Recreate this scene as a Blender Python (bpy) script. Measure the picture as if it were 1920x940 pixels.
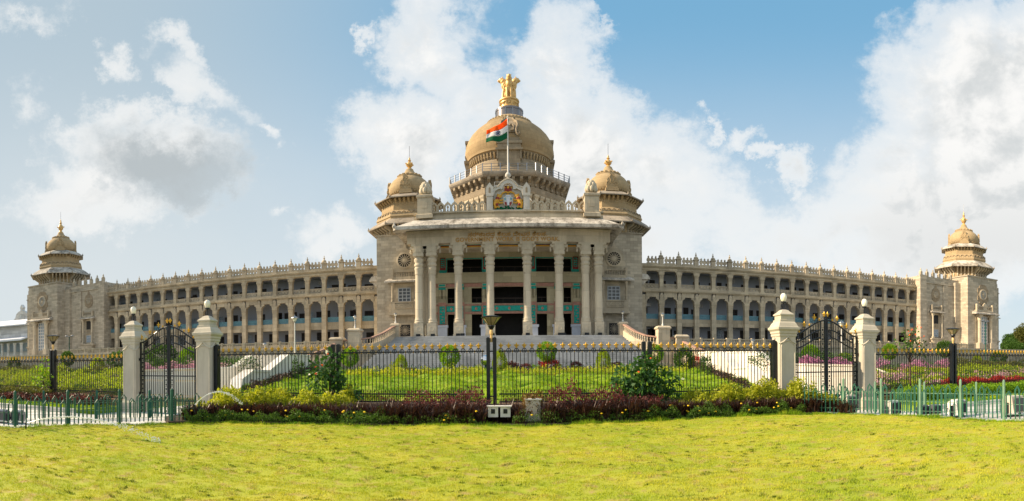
import bpy, bmesh, math, random
from mathutils import Vector, Matrix, Euler, noise as mnoise

R = math.radians
PI = math.pi
for o in list(bpy.data.objects):
    bpy.data.objects.remove(o)
scene = bpy.context.scene
COL = scene.collection
random.seed(11)

# ------------------------------------------------------------------ camera
EYE = 1.6
F = 1030.0                       # focal radius of the stitched panorama, in photo pixels
cam_d = bpy.data.cameras.new('camera')
cam = bpy.data.objects.new('camera', cam_d)
COL.objects.link(cam)
cam_d.type = 'PANO'
cam_d.panorama_type = 'CENTRAL_CYLINDRICAL'
cam_d.central_cylindrical_range_u_min = -966 / F
cam_d.central_cylindrical_range_u_max = (1920 - 966) / F
cam_d.central_cylindrical_range_v_min = -(940 - 684) / F
cam_d.central_cylindrical_range_v_max = 684 / F
cam_d.central_cylindrical_radius = 1.0
cam_d.clip_start = 0.1
cam_d.clip_end = 5000
cam.location = (0, 0, EYE)
cam.rotation_euler = (PI / 2, 0, 0)
cam.rotation_euler = (Matrix.Rotation(-0.0071, 3, 'Y').inverted() @ Euler((PI / 2, 0, 0)).to_matrix()).to_euler()
scene.camera = cam

# ------------------------------------------------------------------ light
SUN_AZ = -92.0                   # degrees from +Y towards -X : sun stands left, grazing the facade
SUN_EL = 30.0
sun_d = bpy.data.lights.new('sun', 'SUN')
sun_d.energy = 5.0
sun_d.angle = R(0.6)
sun_d.color = (1.0, 0.80, 0.55)
sun = bpy.data.objects.new('sun', sun_d)
COL.objects.link(sun)
sdir = Vector((math.sin(R(SUN_AZ)) * math.cos(R(SUN_EL)), math.cos(R(SUN_AZ)) * math.cos(R(SUN_EL)), math.sin(R(SUN_EL))))
sun.rotation_euler = sdir.to_track_quat('Z', 'Y').to_euler()
sun.location = sdir * 300

scene.view_settings.view_transform = 'Standard'
scene.view_settings.look = 'None'
scene.view_settings.gamma = 1.0
scene.view_settings.exposure = 0.72
scene.view_settings.use_curve_mapping = False
scene.cycles.max_bounces = 6
scene.cycles.diffuse_bounces = 2
scene.cycles.transparent_max_bounces = 12
scene.cycles.use_denoising = True

# ------------------------------------------------------------------ sky with clouds
W = bpy.data.worlds.new('World')
scene.world = W
W.use_nodes = True
wt = W.node_tree
wt.nodes.clear()

def wn(t, **kw):
    n = wt.nodes.new(t)
    for k, v in kw.items():
        setattr(n, k, v)
    return n

def wmath(op, a, b=None, c=None, clamp=False):
    n = wt.nodes.new('ShaderNodeMath'); n.operation = op; n.use_clamp = clamp
    for i, v in enumerate((a, b, c)):
        if v is None: continue
        if isinstance(v, (int, float)): n.inputs[i].default_value = v
        else: wt.links.new(v, n.inputs[i])
    return n.outputs[0]

def wramp(v, lo, hi, smooth=True):
    n = wt.nodes.new('ShaderNodeMapRange'); n.interpolation_type = 'SMOOTHSTEP' if smooth else 'LINEAR'
    wt.links.new(v, n.inputs[0])
    n.inputs[1].default_value = lo; n.inputs[2].default_value = hi
    return n.outputs[0]

tc = wn('ShaderNodeTexCoord')
sep = wn('ShaderNodeSeparateXYZ'); wt.links.new(tc.outputs['Generated'], sep.inputs[0])
dx, dy, dz = sep.outputs
hyp = wmath('MAXIMUM', wmath('SQRT', wmath('ADD', wmath('MULTIPLY', dx, dx), wmath('MULTIPLY', dy, dy))), 0.02)
az = wmath('ARCTAN2', dx, dy)
el = wmath('DIVIDE', dz, hyp)
uv = wn('ShaderNodeCombineXYZ'); wt.links.new(az, uv.inputs[0]); wt.links.new(el, uv.inputs[1])

def wnoise(scale, detail, rough, off=(0, 0, 0), stretch=(1, 1, 1), distort=0.0):
    m = wn('ShaderNodeMapping'); m.inputs['Location'].default_value = off; m.inputs['Scale'].default_value = stretch
    wt.links.new(uv.outputs[0], m.inputs[0])
    n = wn('ShaderNodeTexNoise'); n.inputs['Scale'].default_value = scale; n.inputs['Detail'].default_value = detail
    n.inputs['Roughness'].default_value = rough; n.inputs['Distortion'].default_value = distort
    wt.links.new(m.outputs[0], n.inputs['Vector'])
    return n.outputs[0]

def px(x, y):
    return ((x - 966) / F, (684 - y) / F)

def blob(x, y, rx, ry, amt, rot=0.0):
    u, v = px(x, y)
    m = wn('ShaderNodeMapping'); m.vector_type = 'TEXTURE'
    m.inputs['Location'].default_value = (u, v, 0); m.inputs['Rotation'].default_value = (0, 0, rot)
    m.inputs['Scale'].default_value = (rx / F, ry / F, 1)
    wt.links.new(WUV, m.inputs[0])
    g = wn('ShaderNodeTexGradient'); g.gradient_type = 'SPHERICAL'
    wt.links.new(m.outputs[0], g.inputs[0])
    return wmath('MULTIPLY', g.outputs[1], amt)

# ragged, billowing edges: the cloud coordinates are warped by two noises
def warp_noise(scale, detail, rough, off):
    m = wn('ShaderNodeMapping'); m.inputs['Location'].default_value = off; wt.links.new(uv.outputs[0], m.inputs[0])
    n = wn('ShaderNodeTexNoise'); n.inputs['Scale'].default_value = scale; n.inputs['Detail'].default_value = detail; n.inputs['Roughness'].default_value = rough
    wt.links.new(m.outputs[0], n.inputs['Vector']); return n.outputs['Color']
def vmath(op, a, b):
    n = wn('ShaderNodeVectorMath'); n.operation = op
    for i, v in ((0, a), (1, b)):
        if isinstance(v, tuple): n.inputs[i].default_value = v
        else: wt.links.new(v, n.inputs[i])
    return n.outputs[0]
w1 = vmath('MULTIPLY', vmath('SUBTRACT', warp_noise(6.5, 10, 0.70, (2.0, 4.0, 1.0)), (.5, .5, .5)), (.26, .22, 0))
WUV = vmath('ADD', uv.outputs[0], w1)
# cloud banks (direction, size): the big cumulus on the right, the bank behind the dome, the grey cloud on the left ...
BLOBS = [(1960, 230, 400, 330, 1.9, 0.0), (1820, 400, 420, 230, 1.6, 0.2), (1700, 290, 150, 120, 0.9, 0.3), (1880, 70, 140, 120, 0.9, 0.5),
         (1500, 335, 62, 60, 0.9, 0.0), (1560, 440, 330, 120, 0.9, 0.1),
         (1080, 300, 310, 190, 1.3, -0.55), (1050, 130, 120, 180, 0.95, 0.1), (1250, 330, 220, 140, 0.95, -0.5), (1150, 440, 520, 120, 0.8, 0.0),
         (800, 80, 120, 200, 0.95, 0.3), (770, 270, 150, 150, 1.1, 0.0), (880, 50, 110, 100, 0.55, 0.0), (900, 200, 150, 120, 0.8, 0.0),
         (270, 290, 230, 120, 1.5, -0.10), (180, 370, 190, 90, 0.95, 0.0), (400, 165, 190, 60, 0.58, -0.62),
         (330, 80, 85, 45, 0.6, -0.35), (212, 105, 50, 60, 0.6, 0.5), (500, 235, 60, 32, 0.55, -0.4),
         (60, 165, 60, 70, 0.36, 0.0), (40, 20, 120, 40, 0.45, 0.0), (640, 440, 130, 60, 0.6, 0.1), (510, 415, 60, 22, 0.4, 0.0),
         (1405, 262, 55, 30, 0.60, 0.25), (1345, 245, 26, 42, 0.55, -0.3), (1440, 295, 42, 24, 0.5, -0.4), (680, 65, 24, 36, 0.5, 0.0), (1325, 217, 28, 18, 0.4, -.4), (1130, 60, 60, 40, .35, .3)]
bsum = None
for b in BLOBS:
    v = blob(*b)
    bsum = v if bsum is None else wmath('MAXIMUM', bsum, v)
n1 = wnoise(7.5, 8, 0.62, (3.1, 1.7, 0), (1, 1.2, 1), 0.2)
n1b = wnoise(7.5, 8, 0.62, (3.1 - 0.030, 1.7 + 0.030, 0), (1, 1.2, 1), 0.2)
n2 = wnoise(2.1, 4, 0.55, (7.7, 0.4, 2.0), (1, 1.6, 1), 0.1)
# loose cloud field all round the sky, so that the sky goes on outside the frame as it does inside
azout = wramp(wmath('ABSOLUTE', az), 0.95, 1.3)
field = wmath('MULTIPLY', wramp(n2, 0.42, 0.62), azout)
base = wmath('MAXIMUM', bsum, field)
dens0 = wmath('ADD', base, wmath('MULTIPLY', wmath('SUBTRACT', n1, 0.5), wmath('MULTIPLY', wramp(base, 0.0, 0.15), 1.15)))
dens = wmath('MULTIPLY', wramp(dens0, 0.09, 0.50), wmath('ADD', 0.66, wmath('MULTIPLY', wramp(dens0, 0.4, 1.1), 0.34)))
# thin veil growing to the horizon and towards the sun
veil = wmath('MULTIPLY', wramp(el, 0.66, 0.10), wmath('ADD', 0.80, wmath('MULTIPLY', wmath('SUBTRACT', n2, 0.5), 0.5)))
leftveil = wmath('MULTIPLY', wramp(az, 0.15, -0.80), 0.80)
# light and shade inside the clouds: sides turned from the sun and thick undersides go grey
side = wramp(wmath('SUBTRACT', n1b, n1), -0.14, 0.20)
thick = wramp(dens0, 0.45, 1.1)
shade = wmath('MULTIPLY', wmath('MULTIPLY', thick, side), 0.50)
greyb = wramp(wmath('ADD', blob(310, 305, 240, 105, 1.5, -0.1), wmath('MULTIPLY', wmath('SUBTRACT', n1, 0.5), -0.9)), 0.05, 1.0)
shade = wmath('MAXIMUM', shade, wmath('MULTIPLY', greyb, 0.8), clamp=True)
shade = wmath('MAXIMUM', shade, wmath('MULTIPLY', wmath('MULTIPLY', wramp(el, 0.42, 0.20), thick), 0.28), clamp=True)

sky = wn('ShaderNodeTexSky')
sky.sky_type = 'NISHITA'; sky.sun_disc = False
sky.sun_elevation = R(SUN_EL); sky.sun_rotation = R(SUN_AZ)
sky.altitude = 900; sky.air_density = 1.15; sky.dust_density = 0.8; sky.ozone_density = 1.2

def mixc(f, a, b, mode='MIX'):
    n = wt.nodes.new('ShaderNodeMix'); n.data_type = 'RGBA'; n.blend_type = mode
    if isinstance(f, (int, float)): n.inputs[0].default_value = f
    else: wt.links.new(f, n.inputs[0])
    for i, v in ((6, a), (7, b)):
        if isinstance(v, tuple): n.inputs[i].default_value = v
        else: wt.links.new(v, n.inputs[i])
    return n.outputs[2]
SKYK = 0.083
CW = (7.1, 7.05, 6.9, 1)
CG = (2.75, 3.2, 3.45, 1)
cloudc = mixc(shade, CW, CG)
# even high haze over the blue: lifts it to the milky blue of the photograph
clear = mixc(0.60, sky.outputs[0], (1.75, 4.25, 6.3, 1))
skyv = mixc(leftveil, clear, (3.75, 4.35, 4.65, 1))
skyv = mixc(veil, skyv, (5.55, 5.9, 6.0, 1))
final = mixc(dens, skyv, cloudc)
bg = wn('ShaderNodeBackground'); bg.inputs[1].default_value = SKYK
wt.links.new(final, bg.inputs[0])
W.cycles.sampling_method = 'MANUAL'; W.cycles.sample_map_resolution = 256
wo = wn('ShaderNodeOutputWorld'); wt.links.new(bg.outputs[0], wo.inputs[0])

# ------------------------------------------------------------------ materials
def new_mat(name):
    m = bpy.data.materials.new(name); m.use_nodes = True
    nt = m.node_tree
    return m, nt, nt.nodes['Principled BSDF']

def mnode(nt, t, **kw):
    n = nt.nodes.new(t)
    for k, v in kw.items(): setattr(n, k, v)
    return n

def mmath(nt, op, a, b=None, clamp=False):
    n = nt.nodes.new('ShaderNodeMath'); n.operation = op; n.use_clamp = clamp
    for i, v in enumerate((a, b)):
        if v is None: continue
        if isinstance(v, (int, float)): n.inputs[i].default_value = v
        else: nt.links.new(v, n.inputs[i])
    return n.outputs[0]

def mmix(nt, f, a, b, mode='MIX'):
    n = nt.nodes.new('ShaderNodeMix'); n.data_type = 'RGBA'; n.blend_type = mode
    if isinstance(f, (int, float)): n.inputs[0].default_value = f
    else: nt.links.new(f, n.inputs[0])
    for i, v in ((6, a), (7, b)):
        if isinstance(v, (tuple, list)): n.inputs[i].default_value = (v[0], v[1], v[2], 1)
        else: nt.links.new(v, n.inputs[i])
    return n.outputs[2]

def mnoise_tex(nt, scale, detail=4, rough=0.55, stretch=(1, 1, 1)):
    g = mnode(nt, 'ShaderNodeNewGeometry')
    mp = mnode(nt, 'ShaderNodeMapping'); mp.inputs['Scale'].default_value = stretch
    nt.links.new(g.outputs['Position'], mp.inputs[0])
    n = mnode(nt, 'ShaderNodeTexNoise'); n.inputs['Scale'].default_value = scale
    n.inputs['Detail'].default_value = detail; n.inputs['Roughness'].default_value = rough
    nt.links.new(mp.outputs[0], n.inputs['Vector'])
    return n.outputs[0]

def mrange(nt, v, lo, hi, a=0.0, b=1.0):
    n = mnode(nt, 'ShaderNodeMapRange')
    nt.links.new(v, n.inputs[0])
    n.inputs[1].default_value = lo; n.inputs[2].default_value = hi
    n.inputs[3].default_value = a; n.inputs[4].default_value = b
    return n.outputs[0]

def plain(name, col, rough=0.7, metal=0.0, var=0.12, scale=1.5, bump=0.0, spec=0.4):
    m, nt, b = new_mat(name)
    n = mnoise_tex(nt, scale, 5, 0.6)
    c = mmix(nt, mrange(nt, n, 0.3, 0.7), tuple(x * (1 - var) for x in col), tuple(min(1, x * (1 + var)) for x in col))
    nt.links.new(c, b.inputs['Base Color'])
    b.inputs['Roughness'].default_value = rough
    b.inputs['Metallic'].default_value = metal
    b.inputs['Specular IOR Level'].default_value = spec
    if bump:
        bp = mnode(nt, 'ShaderNodeBump'); bp.inputs['Strength'].default_value = bump; bp.inputs['Distance'].default_value = 0.05
        nt.links.new(mnoise_tex(nt, scale * 12, 4), bp.inputs['Height']); nt.links.new(bp.outputs[0], b.inputs['Normal'])
    return m

def stone(name, col, block=(1.1, 0.42), joint=0.5, stain=0.35, staincol=(0.10, 0.085, 0.07), var=0.22, bump=0.35, polar=None):
    """dressed stone in courses: block-to-block tint, dark joints, rain stains"""
    m, nt, b = new_mat(name)
    g = mnode(nt, 'ShaderNodeNewGeometry')
    sp = mnode(nt, 'ShaderNodeSeparateXYZ'); nt.links.new(g.outputs['Position'], sp.inputs[0])
    cb = mnode(nt, 'ShaderNodeCombineXYZ')
    if polar:
        ax, ay, rad = polar
        u = mmath(nt, 'MULTIPLY', mmath(nt, 'ARCTAN2', mmath(nt, 'SUBTRACT', sp.outputs[0], ax), mmath(nt, 'SUBTRACT', sp.outputs[1], ay)), rad)
    else:
        u = mmath(nt, 'ADD', sp.outputs[0], sp.outputs[1])
    nt.links.new(u, cb.inputs[0]); nt.links.new(sp.outputs[2], cb.inputs[1])
    br = mnode(nt, 'ShaderNodeTexBrick')
    nt.links.new(cb.outputs[0], br.inputs['Vector'])
    br.inputs['Color1'].default_value = (*[x * (1 - var) for x in col], 1)
    br.inputs['Color2'].default_value = (*[min(1, x * (1 + var * .8)) for x in col], 1)
    br.inputs['Mortar'].default_value = (*[x * (1 - joint) for x in col], 1)
    br.inputs['Scale'].default_value = 1.0
    br.inputs['Mortar Size'].default_value = 0.014
    br.inputs['Brick Width'].default_value = block[0]
    br.inputs['Row Height'].default_value = block[1]
    n1 = mnoise_tex(nt, 0.35, 6, 0.65, (1, 1, 0.45))
    n2 = mnoise_tex(nt, 3.2, 5, 0.6)
    n3 = mnoise_tex(nt, 0.9, 6, 0.7, (2.2, 2.2, 0.22))
    c = mmix(nt, mmath(nt, 'MULTIPLY', mrange(nt, n1, 0.46, 0.72), stain), br.outputs['Color'], staincol)
    c = mmix(nt, mmath(nt, 'MULTIPLY', mrange(nt, n3, 0.52, 0.75), stain), c, staincol)
    c = mmix(nt, mrange(nt, n2, 0.3, 0.75, 0.0, 0.22), c, tuple(min(1, x * 1.35) for x in col))
    nt.links.new(c, b.inputs['Base Color'])
    b.inputs['Roughness'].default_value = 0.85
    b.inputs['Specular IOR Level'].default_value = 0.25
    bp = mnode(nt, 'ShaderNodeBump'); bp.inputs['Strength'].default_value = bump; bp.inputs['Distance'].default_value = 0.06
    h = mmath(nt, 'SUBTRACT', mmath(nt, 'MULTIPLY', n2, 0.5), br.outputs['Fac'])
    nt.links.new(h, bp.inputs['Height']); nt.links.new(bp.outputs[0], b.inputs['Normal'])
    return m

def leaf(name, c1, c2, trans=0.35, scale=6.0, rough=0.55, trcol=None):
    m, nt, b = new_mat(name)
    n = mnoise_tex(nt, scale, 3, 0.6)
    n2 = mnoise_tex(nt, scale * 7, 2, 0.6)
    f = mrange(nt, mmath(nt, 'ADD', mmath(nt, 'MULTIPLY', n, 0.5), mmath(nt, 'MULTIPLY', n2, 0.5)), 0.36, 0.64)
    c = mmix(nt, f, c1, c2)
    nt.links.new(c, b.inputs['Base Color'])
    b.inputs['Roughness'].default_value = rough
    b.inputs['Specular IOR Level'].default_value = 0.3
    tr = mnode(nt, 'ShaderNodeBsdfTranslucent')
    if trcol: tc_ = mmix(nt, 0.6, c, trcol)
    else: tc_ = mmix(nt, 1.0, c, (1.5, 1.5, 0.9), 'MULTIPLY')
    nt.links.new(tc_, tr.inputs[0])
    mx = mnode(nt, 'ShaderNodeMixShader'); mx.inputs[0].default_value = trans
    nt.links.new(b.outputs[0], mx.inputs[1]); nt.links.new(tr.outputs[0], mx.inputs[2])
    out = [x for x in nt.nodes if x.type == 'OUTPUT_MATERIAL'][0]
    nt.links.new(mx.outputs[0], out.inputs[0])
    return m

XC = -0.8                        # site axis
M = {}
M['wall'] = stone('granite_wall', (0.46, 0.405, 0.32), (1.15, 0.42), 0.40, 0.34, var=0.26)
M['wing'] = stone('granite_wing', (0.51, 0.435, 0.315), (1.6, 0.6), 0.28, 0.42)
M['trim'] = stone('granite_trim', (0.49, 0.42, 0.315), (2.2, 0.9), 0.25, 0.46)
M['col'] = stone('granite_column', (0.54, 0.475, 0.365), (30, 2.3), 0.42, 0.34, (0.2, 0.15, 0.1), var=0.2)
M['dome'] = stone('dome_stone', (0.40, 0.30, 0.175), (0.9, 0.55), 0.18, 0.16, (0.16, 0.11, 0.06), 0.10)
M['maindome'] = stone('main_dome_stone', (0.37, 0.265, 0.145), (1.35, 0.72), 0.45, 0.30, (0.16, 0.11, 0.06), 0.12, polar=(XC, 105.0, 8.4))
M['grey'] = stone('weathered_stone', (0.36, 0.31, 0.25), (2.6, 4.0), 0.35, 0.75, (0.075, 0.068, 0.06))
def weathered(name, light, dark):
    m, nt, b = new_mat(name)
    n1 = mnoise_tex(nt, 0.9, 8, 0.72, (1, .6, .6)); n2 = mnoise_tex(nt, 5.0, 5, 0.7); n3 = mnoise_tex(nt, 0.28, 4, 0.6)
    f = mrange(nt, mmath(nt, 'ADD', mmath(nt, 'MULTIPLY', n1, .7), mmath(nt, 'MULTIPLY', n2, .3)), 0.43, 0.60)
    c = mmix(nt, f, light, dark)
    c = mmix(nt, mrange(nt, n3, .52, .66, 0, .55), c, tuple(x * 1.25 for x in light))
    nt.links.new(c, b.inputs['Base Color']); b.inputs['Roughness'].default_value = .9; b.inputs['Specular IOR Level'].default_value = .2
    bp = mnode(nt, 'ShaderNodeBump'); bp.inputs['Strength'].default_value = .4; bp.inputs['Distance'].default_value = .05
    nt.links.new(n2, bp.inputs['Height']); nt.links.new(bp.outputs[0], b.inputs['Normal'])
    return m
M['eave'] = weathered('eave_concrete', (0.56, 0.52, 0.46), (0.13, 0.115, 0.095))
M['drum'] = stone('drum_stone', (0.31, 0.25, 0.175), (1.4, 0.5), 0.3, 0.35)
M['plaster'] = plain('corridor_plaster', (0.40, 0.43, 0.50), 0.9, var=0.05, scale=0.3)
M['cream'] = stone('portico_plaster', (0.45, 0.40, 0.27), (2.4, 0.9), 0.2, 0.15)
M['teal'] = plain('teal_paint', (0.012, 0.36, 0.30), 0.6, var=0.3, scale=5, bump=0.5)
M['pink'] = plain('pink_paint', (0.42, 0.22, 0.17), 0.7, var=0.2, scale=3)
M['red'] = plain('maroon_paint', (0.24, 0.03, 0.025), 0.6, var=0.25, scale=4)
M['bluewhite'] = plain('pale_blue_white_paint', (0.58, 0.63, 0.74), 0.6, var=0.06)
M['bluerail'] = plain('blue_rail_paint', (0.155, 0.33, 0.41), 0.6, var=0.25, scale=9, bump=0.4)
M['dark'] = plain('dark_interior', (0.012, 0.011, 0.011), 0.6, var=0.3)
M['glass'] = plain('window_glass', (0.03, 0.04, 0.05), 0.12, var=0.4, scale=2, spec=0.6)
M['lightglass'] = plain('pale_window_panes', (0.22, 0.29, 0.36), 0.15, var=0.5, scale=2.5, spec=0.6)
M['frameblue'] = plain('pale_window_paint', (0.42, 0.46, 0.50), 0.6, var=0.1)
M['wood'] = plain('dark_wood', (0.045, 0.028, 0.02), 0.5, var=0.35, scale=2)
M['gold'] = plain('gold_paint', (0.66, 0.43, 0.17), 0.45, 0.3, 0.15, 3)
M['goldfin'] = plain('gold_finial_paint', (0.60, 0.35, 0.03), 0.45, 0.25, 0.15, 6)
M['lettergold'] = plain('letter_gold', (0.42, 0.23, 0.06), 0.5, 0.3, 0.2, 5)
M['white'] = plain('white_paint', (0.70, 0.68, 0.64), 0.6, var=0.05, scale=1.0)
M['wallwhite'] = stone('white_limewash', (0.80, 0.76, 0.69), (300, 0.9), 0.10, 0.42, (0.36, 0.26, 0.17), 0.03, 0.1)
M['niche'] = plain('niche_cream_paint', (0.56, 0.53, 0.48), 0.7, var=0.08, scale=1.5)
M['iron'] = plain('black_iron', (0.012, 0.015, 0.020), 0.38, 0.2, 0.3, 4)
M['green'] = plain('green_paint', (0.008, 0.085, 0.055), 0.45, var=0.25, scale=4)
M['palegreen'] = plain('pale_rail_and_sunlit_post', (0.13, 0.24, 0.16), 0.5, var=0.2, scale=4)  # pale rails; also the green posts as the sun lightens them
M['pillar'] = stone('pillar_granite', (0.54, 0.50, 0.42), (30, 40), 0.1, 0.55, (0.24, 0.20, 0.15), 0.04, 0.15)
M['plinth'] = stone('plinth_render', (0.38, 0.25, 0.155), (2.4, 3.0), 0.2, 0.4)
M['steel'] = plain('grey_steel', (0.30, 0.31, 0.33), 0.3, 0.8, 0.1)
M['cladding'] = plain('grey_cladding', (0.20, 0.19, 0.20), 0.25, 0.6, 0.1, 0.6)
M['saffron'] = leaf('saffron_cloth', (0.85, 0.17, 0.012), (0.90, 0.19, 0.015), 0.45, 2, .8)
M['whitecloth'] = leaf('white_cloth', (0.84, 0.84, 0.86), (0.88, 0.88, 0.9), 0.45, 2, .8, (.9, .9, .9))
M['greencloth'] = leaf('green_cloth', (0.008, 0.15, 0.07), (0.010, 0.17, 0.08), 0.45, 2, .8)
M['navy'] = plain('navy_print', (0.02, 0.03, 0.16), 0.8, var=0.05)
M['yellowpaint'] = plain('ochre_paint', (0.62, 0.33, 0.035), 0.5, var=0.2, scale=5)
M['step'] = stone('granite_steps', (0.47, 0.48, 0.49), (2.0, 9.0), 0.25, 0.35, (0.15, 0.15, 0.15), 0.12)
M['pinkstone'] = stone('pink_coping', (0.38, 0.24, 0.19), (1.4, 5.0), 0.2, 0.25)
M['frost'] = plain('frosted_glass', (0.82, 0.78, 0.66), 0.35, var=0.05, spec=0.5)
M['smoke'] = plain('smoky_lamp_glass', (0.30, 0.24, 0.14), 0.25, var=0.3, scale=4, spec=0.6)
M['bark'] = plain('bark', (0.09, 0.06, 0.04), 0.9, var=0.3, scale=8, bump=0.6)
M['greywhite'] = stone('far_white_wall', (0.58, 0.58, 0.58), (3, 1), 0.08, 0.15, (0.3, 0.3, 0.3))
M['bluegrey'] = plain('veranda_shade_and_disc_blue', (0.30, 0.37, 0.44), 0.7)

# ------------------------------------------------------------------ mesh helpers
class MB:
    def __init__(s): s.v = []; s.f = []; s.m = []; s.mi = 0
    def add(s, vs, fs):
        o = len(s.v); s.v.extend(vs)
        for f in fs: s.f.append([o + i for i in f]); s.m.append(s.mi)
        return s
    def box(s, x0, x1, y0, y1, z0, z1):
        if x0 > x1: x0, x1 = x1, x0
        if y0 > y1: y0, y1 = y1, y0
        return s.add([(x0, y0, z0), (x1, y0, z0), (x1, y1, z0), (x0, y1, z0), (x0, y0, z1), (x1, y0, z1), (x1, y1, z1), (x0, y1, z1)],
                     [(0, 3, 2, 1), (4, 5, 6, 7), (0, 1, 5, 4), (1, 2, 6, 5), (2, 3, 7, 6), (3, 0, 4, 7)])
    def bar(s, a, b, w, d=None):
        """square bar between two points"""
        d = d or w
        a = Vector(a); b = Vector(b); t = (b - a).normalized()
        up = Vector((0, 0, 1)) if abs(t.z) < 0.95 else Vector((0, 1, 0))
        n = t.cross(up).normalized(); k = n.cross(t)
        vs = []
        for p in (a, b):
            for sx, sy in ((-1, -1), (1, -1), (1, 1), (-1, 1)):
                vs.append(tuple(p + n * (sx * w / 2) + k * (sy * d / 2)))
        return s.add(vs, [(0, 1, 2, 3), (7, 6, 5, 4), (0, 4, 5, 1), (1, 5, 6, 2), (2, 6, 7, 3), (3, 7, 4, 0)])
    def lathe(s, prof, n=16, cx=0, cy=0, rot=0.0, sx=1, sy=1, cap=True):
        vs = []; fs = []
        for r, z in prof:
            for i in range(n):
                a = rot + 2 * PI * i / n
                vs.append((cx + math.cos(a) * r * sx, cy + math.sin(a) * r * sy, z))
        for k in range(len(prof) - 1):
            for i in range(n):
                j = (i + 1) % n
                fs.append((k * n + i, k * n + j, (k + 1) * n + j, (k + 1) * n + i))
        if cap:
            if prof[0][0] > 1e-4: fs.append(tuple(reversed(range(n))))
            if prof[-1][0] > 1e-4: fs.append(tuple((len(prof) - 1) * n + i for i in range(n)))
        return s.add(vs, fs)
    def octo(s, prof, cx=0, cy=0):
        k = 1 / math.cos(PI / 8)
        return s.lathe([(a * k, z) for a, z in prof], 8, cx, cy, PI / 8)
    def sq(s, prof, cx=0, cy=0, ay=1.0):
        return s.lathe([(a * math.sqrt(2), z) for a, z in prof], 4, cx, cy, PI / 4, 1, ay)
    def exz(s, poly, y0, y1):
        n = len(poly)
        vs = [(x, y0, z) for x, z in poly] + [(x, y1, z) for x, z in poly]
        fs = [tuple(range(n)), tuple(reversed(range(n, 2 * n)))]
        for i in range(n):
            j = (i + 1) % n; fs.append((j, i, n + i, n + j))
        return s.add(vs, fs)
    def exy(s, poly, z0, z1):
        n = len(poly)
        vs = [(x, y, z0) for x, y in poly] + [(x, y, z1) for x, y in poly]
        fs = [tuple(reversed(range(n))), tuple(range(n, 2 * n))]
        for i in range(n):
            j = (i + 1) % n; fs.append((i, j, n + j, n + i))
        return s.add(vs, fs)
    def eyz(s, poly, x0, x1):
        n = len(poly)
        vs = [(x0, y, z) for y, z in poly] + [(x1, y, z) for y, z in poly]
        fs = [tuple(range(n)), tuple(reversed(range(n, 2 * n)))]
        for i in range(n):
            j = (i + 1) % n; fs.append((j, i, n + i, n + j))
        return s.add(vs, fs)
    def tube(s, pts, r, n=6):
        pts = [Vector(p) for p in pts]; rs = r if isinstance(r, (list, tuple)) else [r] * len(pts)
        vs = []; fs = []
        t0 = (pts[1] - pts[0]).normalized()
        ref = Vector((0, 0, 1)) if abs(t0.z) < 0.9 else Vector((1, 0, 0))
        u = t0.cross(ref).normalized()
        for i, p in enumerate(pts):
            t = (pts[min(i + 1, len(pts) - 1)] - pts[max(i - 1, 0)]).normalized()
            u = (u - t * u.dot(t)).normalized(); w = t.cross(u)
            for k in range(n):
                a = 2 * PI * k / n
                vs.append(tuple(p + (u * math.cos(a) + w * math.sin(a)) * rs[i]))
        for i in range(len(pts) - 1):
            for k in range(n):
                j = (k + 1) % n
                fs.append((i * n + k, i * n + j, (i + 1) * n + j, (i + 1) * n + k))
        fs.append(tuple(reversed(range(n)))); fs.append(tuple((len(pts) - 1) * n + k for k in range(n)))
        return s.add(vs, fs)
    def ball(s, c, r, n=12, m=8):
        if not isinstance(r, (tuple, list)): r = (r, r, r)
        vs = [(c[0], c[1], c[2] - r[2])]; fs = []
        for k in range(1, m):
            a = -PI / 2 + PI * k / m
            for i in range(n):
                b = 2 * PI * i / n
                vs.append((c[0] + r[0] * math.cos(a) * math.cos(b), c[1] + r[1] * math.cos(a) * math.sin(b), c[2] + r[2] * math.sin(a)))
        vs.append((c[0], c[1], c[2] + r[2])); last = len(vs) - 1
        for i in range(n):
            j = (i + 1) % n
            fs.append((0, 1 + j, 1 + i)); fs.append((last, 1 + (m - 2) * n + i, 1 + (m - 2) * n + j))
            for k in range(m - 2):
                fs.append((1 + k * n + i, 1 + k * n + j, 1 + (k + 1) * n + j, 1 + (k + 1) * n + i))
        return s.add(vs, fs)
    def mesh(s, name, mats, smooth=False, bevel=0.0):
        me = bpy.data.meshes.new(name)
        me.from_pydata(s.v, [], s.f)
        if not isinstance(mats, (list, tuple)): mats = [mats]
        for m in mats: me.materials.append(M[m] if isinstance(m, str) else m)
        if len(mats) > 1: me.polygons.foreach_set('material_index', s.m)
        if smooth:
            me.polygons.foreach_set('use_smooth', [True] * len(me.polygons))
            if smooth != 'all':
                try: me.set_sharp_from_angle(angle=R(38))
                except Exception: pass
        me.update()
        return me

def obj(name, me, parent=None, loc=(0, 0, 0), rz=0.0, sc=None):
    o = bpy.data.objects.new(name, me)
    COL.objects.link(o)
    o.location = loc
    if rz: o.rotation_euler = (0, 0, rz)
    if sc is not None: o.scale = sc if isinstance(sc, (tuple, list)) else (sc, sc, sc)
    if parent is not None: o.parent = parent
    return o

def build(name, mb, mats, parent=None, loc=(0, 0, 0), smooth=False, rz=0.0):
    return obj(name, mb.mesh(name, mats, smooth), parent, loc, rz)

def tag(o, label, cat=None, group=None, kind=None):
    o['label'] = label
    if cat: o['category'] = cat
    if group: o['group'] = group
    if kind: o['kind'] = kind
    return o

def thing(name, label, cat, loc=(0, 0, 0), rz=0.0, group=None):
    o = obj(name, None, None, loc, rz)
    o.empty_display_size = 0.3
    return tag(o, label, cat, group)

def struct(o):
    o['kind'] = 'structure'; return o

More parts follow.
